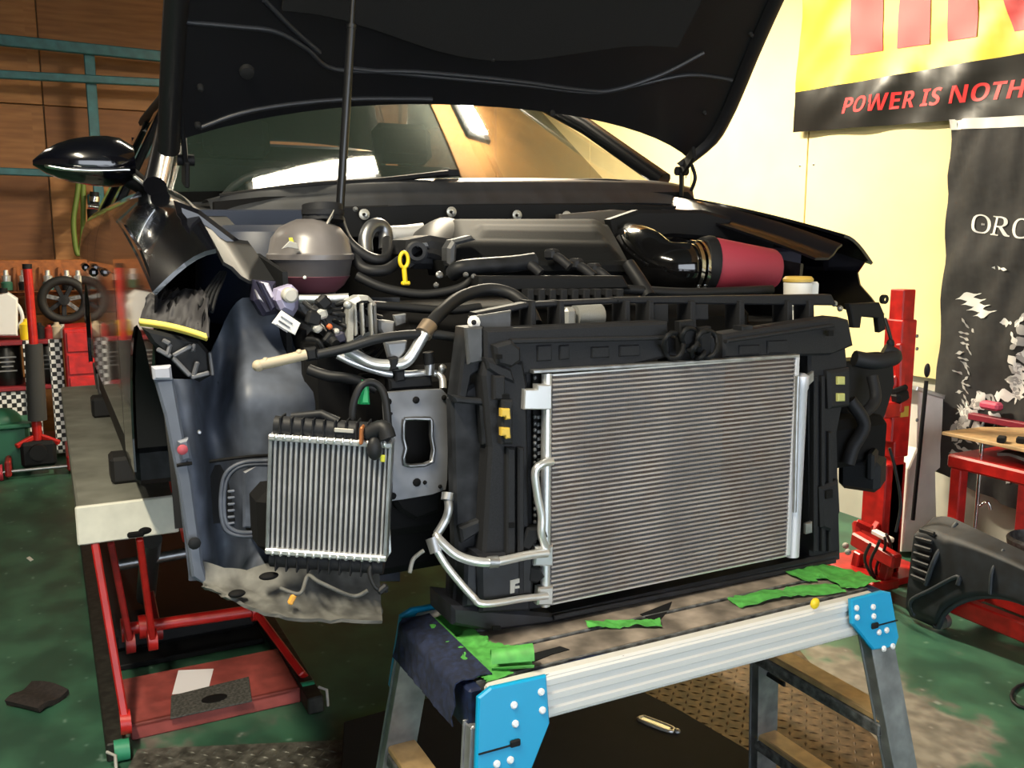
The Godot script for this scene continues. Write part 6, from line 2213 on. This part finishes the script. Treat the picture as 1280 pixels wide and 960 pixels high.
# ------------------------------------------------------------------ the far left corner
func build_back_corner() -> void:
	var z := -6.75
	var m := MB.new()
	# tool cart with two shelves and checkered posts
	var ct := thing("tool_cart", "black and red shop cart with checkered posts by the plywood wall", "tool cart", Vector3(-0.2, 0, z))
	for q in [[0.80, 0.03], [0.50, 0.03], [0.10, 0.03]]:
		m = MB.new()
		m.box2(Vector3(-0.75, q[0] - q[1], z - 0.45), Vector3(0.07, q[0], z + 0.02), 0.006)
		obj("shelf", m, mat("cart red", "7c1d26", 0.5), ct)
	var ck := StandardMaterial3D.new()
	ck.resource_name = "checkered print"
	ck.albedo_texture = ramp_tex("checks", 64, 64, func(x: int, y: int): return Color("dddddd") if (x / 8 + y / 8) % 2 == 0 else Color("111111"))
	ck.uv1_triplanar = true
	ck.uv1_world_triplanar = true
	ck.uv1_scale = Vector3.ONE * 4.5
	ck.roughness = 0.5
	for x: float in [-0.7, -0.12, 0.03]:
		m = MB.new()
		m.box2(Vector3(x - 0.04, 0.03, z - 0.02), Vector3(x + 0.04, 0.80, z + 0.025), 0.004)
		obj("post", m, ck, ct)
	m = MB.new()
	m.box2(Vector3(-0.36, 0.11, z - 0.03), Vector3(-0.08, 0.47, z + 0.0), 0.004)
	obj("checkered_panel", m, ck, ct)
	# cans on the middle shelf
	for q in [[12.0, "left black oil can with grey print on the cart's middle shelf"], [74.0, "black oil can with grey print right of the jack handle"]]:
		var p := pz(q[0] - (10.0 if q[0] > 50 else 0.0), 480, z - 0.12)
		var can := thing("oil_can", q[1], "oil can", Vector3(p.x, 0.50, p.z), "black oil cans on the cart")
		m = MB.new()
		m.lathe(Vector3(p.x, 0.50, p.z), Vector3.UP, [[0, 0.0], [0, 0.08], [0.008, 0.085], [0.25, 0.085], [0.258, 0.08], [0.258, 0.05], [0.265, 0.05], [0.265, 0]], 24)
		obj("body", m, mat("can black", "151515", 0.35), can)
		for k in 4:
			m = MB.new()
			m.box(Vector3(p.x, 0.69 - k * 0.03, p.z + 0.085), Vector3(0.11 - 0.02 * (k % 3), 0.010, 0.006), Basis(), 0.001)
			obj("print_line", m, mat("can print", "77787a", 0.5), can)
	# clutter on the top shelf
	var jug := thing("white_jug", "white plastic jug with a handle on the cart at the left picture edge", "jug", Vector3(-0.24, 0.80, z - 0.1))
	m = MB.new()
	slab(m, [-14, 372, 10, 366, 22, 374, 22, 420, -14, 420], z - 0.05, 0.14, 0.01)
	obj("body", m, mat("jug white", "d8d8d8", 0.5), jug)
	m = MB.new()
	m.tube(curve(path3([12, 372, z - 0.1, 24, 384, z - 0.08, 28, 400, z - 0.08, 20, 412, z - 0.1]), 5), 0.012, 8)
	obj("handle", m, mats["jug white"], jug)
	m = MB.new()
	m.cyl(pz(4, 366, z - 0.1), pz(4, 360, z - 0.1), 0.025)
	obj("cap", m, mats["dark plastic"], jug)
	for q in [[35, 400, "yellow", 0.045, "yellow spray bottle on the cart between the jug and the red handle"], [50, 404, "dark plastic", 0.035, "small dark bottle behind the red jack handle"], [62, 402, "red dark", 0.03, "dark red tin on the cart under the spoked wheel"], [72, 406, "beige", 0.035, "beige bundle on the cart under the spoked wheel"], [79, 407, "white dull", 0.03, "white small tub beside the tall red cabinet"]]:
		m = MB.new()
		var p := pz(q[0], 425, z - 0.08)
		p.y = 0.80
		m.lathe(p, Vector3.UP, [[0, 0], [0, q[3]], [q[3] * 2.2, q[3]], [q[3] * 2.6, q[3] * 0.5], [q[3] * 3.0, q[3] * 0.45], [q[3] * 3.0, 0]], 14)
		tag(obj("bottle", m, mats[q[2]]), q[4], "bottle", "small clutter on the shop cart")
	# spoked black wheel leaning on the wall
	var wc := pz(80, 375, z - 0.25)
	var sw := thing("spoked_wheel", "round black wheel with spokes standing on the cart at the plywood wall", "wheel", Vector3(wc.x, wc.y - 0.17, wc.z))
	m = MB.new()
	var ring := []
	for k in 33:
		var a := TAU * k / 32.0
		ring.append(wc + Vector3(cos(a), sin(a), 0) * 0.135)
	m.tube(ring, 0.03, 10, false)
	obj("tyre", m, mats["rubber"], sw)
	for k in 7:
		m = MB.new()
		var a := TAU * (k + 0.2) / 7
		m.beam(wc, wc + Vector3(cos(a), sin(a), 0) * 0.12, 0.03, 0.02, 0.004, Vector3.BACK)
		obj("spoke", m, mats["black plastic worn"] if k % 3 else mats["alu dull"], sw)
	m = MB.new()
	m.cyl(wc - Vector3(0, 0, 0.02), wc + Vector3(0, 0, 0.03), 0.035)
	obj("hub", m, mats["black plastic worn"], sw)
	m = MB.new()
	m.box2(Vector3(wc.x - 0.12, 0.80, wc.z - 0.1), Vector3(wc.x + 0.02, wc.y - 0.165, wc.z + 0.04), 0.01)
	tag(obj("dark_case", m, mats["dark plastic"]), "dark tool case under the round spoked wheel", "case")
	# tall red cabinet behind the car's flank
	var rc := thing("red_cabinet", "tall narrow red drawer cabinet beside the car's flank", "cabinet", Vector3(0.34, 0, z + 0.1))
	m = MB.new()
	m.box2(Vector3(pz(84, 490, z).x, 0.05, z - 0.3), Vector3(0.62, pz(97, 408, z).y, z + 0.1), 0.01)
	obj("body", m, mats["red"], rc)
	for i in 5:
		m = MB.new()
		m.box2(Vector3(pz(84, 490, z).x + 0.02, 0.12 + i * 0.15, z + 0.1), Vector3(0.60, 0.25 + i * 0.15, z + 0.112), 0.003)
		var dr := obj("drawer", m, mats["red"], rc)
		m = MB.new()
		m.box2(Vector3(0.28, 0.225 + i * 0.15, z + 0.11), Vector3(0.52, 0.238 + i * 0.15, z + 0.125), 0.003)
		obj("handle", m, mats["alu dull"], dr)
	# green bin
	m = MB.new()
	var gc := pz(6, 525, z + 0.22)
	m.box(Vector3(gc.x - 0.02, 0.15, gc.z + 0.0), Vector3(0.30, 0.30, 0.3), Basis(), 0.02)
	m.box(Vector3(gc.x - 0.02, 0.30, gc.z), Vector3(0.34, 0.03, 0.34), Basis(), 0.01)
	m.ball(Vector3(gc.x - 0.02, 0.31, gc.z), Vector3(0.12, 0.09, 0.12))
	tag(obj("green_bin", m, mat("bin green", "1f5c44", 0.5)), "green plastic bin with a domed lid at the left picture edge", "bin")
	# floor jack with its long handle
	var jz := -6.35
	var jc := pz(48, 560, jz)
	var fj := thing("floor_jack", "red trolley jack with a long upright red handle in front of the cart", "floor jack", Vector3(jc.x, 0, jz))
	for s: float in [-1.0, 1.0]:
		m = MB.new()
		m.box(Vector3(jc.x + s * 0.17, 0.07, jz - 0.1), Vector3(0.035, 0.10, 0.5), Basis(), 0.01)
		obj("side_plate", m, mats["red dark"], fj)
		m = MB.new()
		m.cyl(Vector3(jc.x + s * 0.20, 0.05, jz + 0.12), Vector3(jc.x + s * 0.27, 0.05, jz + 0.12), 0.05, -1, 18)
		obj("wheel", m, mat("jack pink", "b03040", 0.5), fj)
	m = MB.new()
	m.cyl(Vector3(jc.x - 0.2, 0.05, jz + 0.12), Vector3(jc.x + 0.2, 0.05, jz + 0.12), 0.012)
	obj("axle", m, mats["steel"], fj)
	m = MB.new()
	m.box(Vector3(jc.x, 0.13, jz), Vector3(0.2, 0.16, 0.16), Basis(), 0.02)
	m.cyl(Vector3(jc.x, 0.15, jz + 0.08), Vector3(jc.x, 0.15, jz + 0.12), 0.05, -1, 14)
	obj("pump_body", m, mats["dark plastic"], fj)
	m = MB.new()
	m.beam(Vector3(jc.x - 0.12, 0.19, jz + 0.06), Vector3(jc.x - 0.02, 0.23, jz), 0.03, 0.03, 0.005)
	m.beam(Vector3(jc.x + 0.12, 0.19, jz + 0.06), Vector3(jc.x + 0.02, 0.23, jz), 0.03, 0.03, 0.005)
	m.cyl(Vector3(jc.x, 0.2, jz), Vector3(jc.x, 0.33, jz), 0.028)
	obj("yoke", m, mats["red"], fj)
	m = MB.new()
	var h0 := pz(47, 525, jz)
	var h1 := pz(42, 430, jz)
	m.cyl(h0, h1, 0.055, 0.05, 14)
	obj("handle_pad", m, mat("foam", "2f3031", 0.9), fj)
	m = MB.new()
	m.cyl(h1, pz(34, 333, jz), 0.026, -1, 14)
	obj("handle", m, mats["red"], fj)
	m = MB.new()
	m.cyl(pz(34, 336, jz), pz(33.7, 330, jz), 0.027, -1, 14)
	obj("handle_cap", m, mats["dark plastic"], fj)
	# tool rack on the wall
	var rz := -7.30
	var rk := thing("tool_rack", "orange wooden rack with metal holders along the plywood wall", "rack", Vector3(-0.1, 1.15, rz))
	m = MB.new()
	m.box2(pz(-60, 372, rz), pz(132, 324, rz) + Vector3(0, 0, 0.02), 0.004)
	obj("back_board", m, mat("rack orange", "a9622b", 0.6, 0.0, "soft", 5.0), rk)
	for x: float in [-12, 16, 48, 72, 104, 122]:
		m = MB.new()
		slab(m, [x, 334, x + 5, 334, x + 5, 368, x, 368], rz + 0.05, 0.03, 0.003)
		obj("divider", m, mat("rack wood", "8a4f24", 0.6), rk)
	var jar := 0
	for x: float in [8, 30, 60, 84, 98]:
		var p := pz(x, 350, rz + 0.09)
		var t := thing("air_gun", ["metal fitting with a green band in the rack's left end", "metal fitting behind the red jack handle in the rack", "silver fitting in the rack above the spoked wheel's left edge", "silver fitting in the rack right above the spoked wheel", "rightmost pale fitting in the wall rack beside the car"][jar], "fitting", p - Vector3(0, 0.07, 0), "metal fittings in the wall rack")
		m = MB.new()
		m.lathe(p - Vector3(0, 0.07, 0), Vector3.UP, [[0, 0], [0, 0.035], [0.05, 0.038], [0.06, 0.03]], 14)
		obj("body", m, [mat("fitting green", "2f5f4c", 0.4), mats["dark plastic"], mat("fitting teal", "3c5a5e", 0.4), mats["dark plastic"], mats["beige"]][jar], t)
		m = MB.new()
		m.lathe(p - Vector3(0, 0.012, 0), Vector3.UP, [[0, 0.028], [0.04, 0.03], [0.045, 0.018], [0.08, 0.016], [0.08, 0]], 14)
		obj("collar", m, mats["alu bright"], t)
		jar += 1
	m = MB.new()
	m.box2(pz(-60, 366, rz + 0.02), pz(132, 362, rz) + Vector3(0, 0, 0.14), 0.004)
	obj("ledge", m, mats["rack wood"], rk)
	# green cord and black air regulator on the post
	m = MB.new()
	m.tube(curve(path3([100, 205, -7.33, 97, 240, -7.32, 92, 275, -7.31, 94, 305, -7.31, 98, 318, -7.31, 103, 300, -7.32, 104, 260, -7.33, 104, 210, -7.34]), 8), 0.018, 8)
	tag(obj("green_hose", m, mat("cord green", "5c6f2c", 0.6)), "green hose looped down the plywood wall below the mirror", "hose")
	var rg := thing("air_regulator", "black air regulator with a silver cap hung below the mirror", "regulator", pz(118, 275, -7.25))
	m = MB.new()
	m.cyl(pz(118, 262, -7.25), pz(118, 276, -7.25), 0.05, 0.045, 16)
	m.cyl(pz(118, 240, -7.25), pz(118, 262, -7.25), 0.03, -1, 12)
	obj("bowl", m, mats["dark plastic"], rg)
	m = MB.new()
	m.cyl(pz(110, 258, -7.22), pz(126, 260, -7.22), 0.022, -1, 12)
	m.cyl(pz(118, 246, -7.23), pz(118, 252, -7.23), 0.035, -1, 14)
	obj("fitting", m, mats["chrome"], rg)
	m = MB.new()
	m.box(pz(118, 250, -7.33), Vector3(0.09, 0.08, 0.12), Basis(), 0.006)
	obj("wall_bracket", m, mats["teal steel"], rg)

# ------------------------------------------------------------------ things on the floor
func flat_on(pts: Array, y: float) -> Array:
	var out := []
	for i in range(0, pts.size(), 2):
		var p := py(pts[i], pts[i + 1], y)
		out.append(Vector2(p.x, -p.z))
	return out

func lie(poly: Array, y: float, th: float, bev := 0.001) -> MB:
	var m := MB.new()
	m.prism(poly, Transform3D(Basis(Vector3.RIGHT, Vector3(0, 0, -1), Vector3.UP), Vector3(0, y, 0)), th, bev)
	return m

func tread(poly: Array, y: float, mt: Material, parent: Node, pitch: float) -> void:
	var pv := PackedVector2Array(poly)
	var lo := pv[0]
	var hi := pv[0]
	for p in pv:
		lo = lo.min(p); hi = hi.max(p)
	var m := MB.new()
	var i := 0
	var a := lo.x
	while a < hi.x:
		var j := 0
		var b := lo.y
		while b < hi.y:
			var ok := true
			for c in [Vector2(-0.5, -0.5), Vector2(0.5, 0.5), Vector2(-0.5, 0.5), Vector2(0.5, -0.5)]:
				ok = ok and Geometry2D.is_point_in_polygon(Vector2(a, b) + c * pitch, pv)
			if ok:
				var ang := PI / 4 if (i + j) % 2 == 0 else -PI / 4
				var d := Vector3(cos(ang), 0, sin(ang)) * pitch * 0.48
				var s := Vector3(-d.z, 0, d.x) * 0.28
				var c := Vector3(a, y, -b)
				var t := Vector3(0, pitch * 0.09, 0)
				m.tri(c + d, c + s, c + t, Vector3.UP)
				m.tri(c + s, c - d, c + t, Vector3.UP)
				m.tri(c - d, c - s, c + t, Vector3.UP)
				m.tri(c - s, c + d, c + t, Vector3.UP)
			b += pitch
			j += 1
		a += pitch
		i += 1
	var o := obj("tread_lug", m, mt, parent)
	o.set_meta("kind", "stuff")

func build_floor_things() -> void:
	# silver checker plate before the lift
	var p1 := flat_on([172, 938, 440, 926, 470, 1010, 130, 1020], 0.0)
	var mt := mat("checker steel", "8f8f86", 0.5, 0.6, "dirt", 3.0)
	var o := obj("checker_plate", lie(p1, 0.005, 0.005), mt)
	tag(o, "silver checker plate on the floor in front of the red lift tray", "floor plate")
	tread(p1, 0.005, mt, o, 0.03)
	# brown checker plate under the bench
	var p2 := flat_on([560, 842, 700, 805, 985, 796, 1030, 850, 1125, 960, 1130, 1060, 700, 1060], 0.0)
	var mb := mat("checker rust", "6b5741", 0.5, 0.5, "dirt", 3.0)
	o = obj("checker_plate", lie(p2, 0.004, 0.004), mb)
	tag(o, "rusty brown checker plate on the floor below the work platform", "floor plate")
	tread(p2, 0.004, mb, o, 0.032)
	# black undertray lying across it
	var p3 := flat_on([430, 905, 560, 868, 690, 850, 775, 852, 850, 890, 970, 960, 1000, 1060, 420, 1060], 0.02)
	o = obj("floor_panel", lie(p3, 0.028, 0.02, 0.004), mat("panel black", "0d0e10", 0.85, 0.0, "soft", 3.0))
	tag(o, "flat black plastic panel on the floor under the work platform", "panel")
	var m := MB.new()
	var a := py(802, 898, 0.03)
	var b := py(838, 912, 0.03)
	var d := (b - a).normalized()
	var s := Vector3(-d.z, 0, d.x) * 0.012
	m.tube(curve([a - s, b - s, b + s, a + s, a - s], 4), 0.006, 8)
	m.beam(a, b, 0.018, 0.006, 0.002)
	obj("metal_clip", m, mats["alu bright"], o)
	m = MB.new()
	m.ball(py(846, 914, 0.03), Vector3(0.012, 0.008, 0.012), Basis(), 10)
	obj("metal_stud", m, mats["alu"], o)
	# brown rubber mat piece at left
	m = MB.new()
	var c0 := py(6, 880, 0.01)
	var c1 := py(40, 857, 0.01)
	var c2 := py(86, 868, 0.01)
	var c3 := py(48, 890, 0.01)
	m.grid(func(u: float, v: float):
		var q := c0.lerp(c3, u).lerp(c1.lerp(c2, u), v)
		q.y = 0.022 + 0.012 * sin(u * 3.0) * v + 0.006 * sin(v * 7.0)
		return q, 12, 10, Vector3.UP, 0.018)
	tag(obj("rubber_block", m, mat("brown rubber", "3a302d", 0.85, 0.0, "dirt", 8.0)), "dark brown flat rubber block on the green floor at the left", "block")
	m = lie(flat_on([33, 698, 37, 696, 42, 700, 38, 702], 0.0), 0.003, 0.003, 0.0005)
	tag(obj("paper_scrap", m, mats["white"]), "tiny white scrap on the green floor left of the lift", "scrap")
	# cable loop at the right edge
	m = MB.new()
	var c := []
	for i in 15:
		var w := TAU * i / 14.0
		c.append(py(1288 + cos(w) * 24, 870 + sin(w) * 16, 0.006))
	m.tube(c, 0.006, 6, false)
	tag(obj("cable_loop", m, mats["hose rubber"]), "loop of black cable on the green floor at the right edge", "cable")
	# small caster feet under the platform's far side
	for q in [[948, 803, "small black knob on the floor plate behind the work platform's rail"], [985, 792, "small black hook on the floor behind the platform's right rear leg"]]:
		m = MB.new()
		m.ball(py(q[0], q[1], 0.02), Vector3(0.018, 0.02, 0.018), Basis(), 10)
		m.tube(curve([py(q[0], q[1], 0.02), py(q[0] + 8, q[1] - 6, 0.03), py(q[0] + 14, q[1] + 4, 0.012)], 4), 0.006, 6)
		tag(obj("floor_hook", m, mats["dark plastic"]), q[2], "hook")
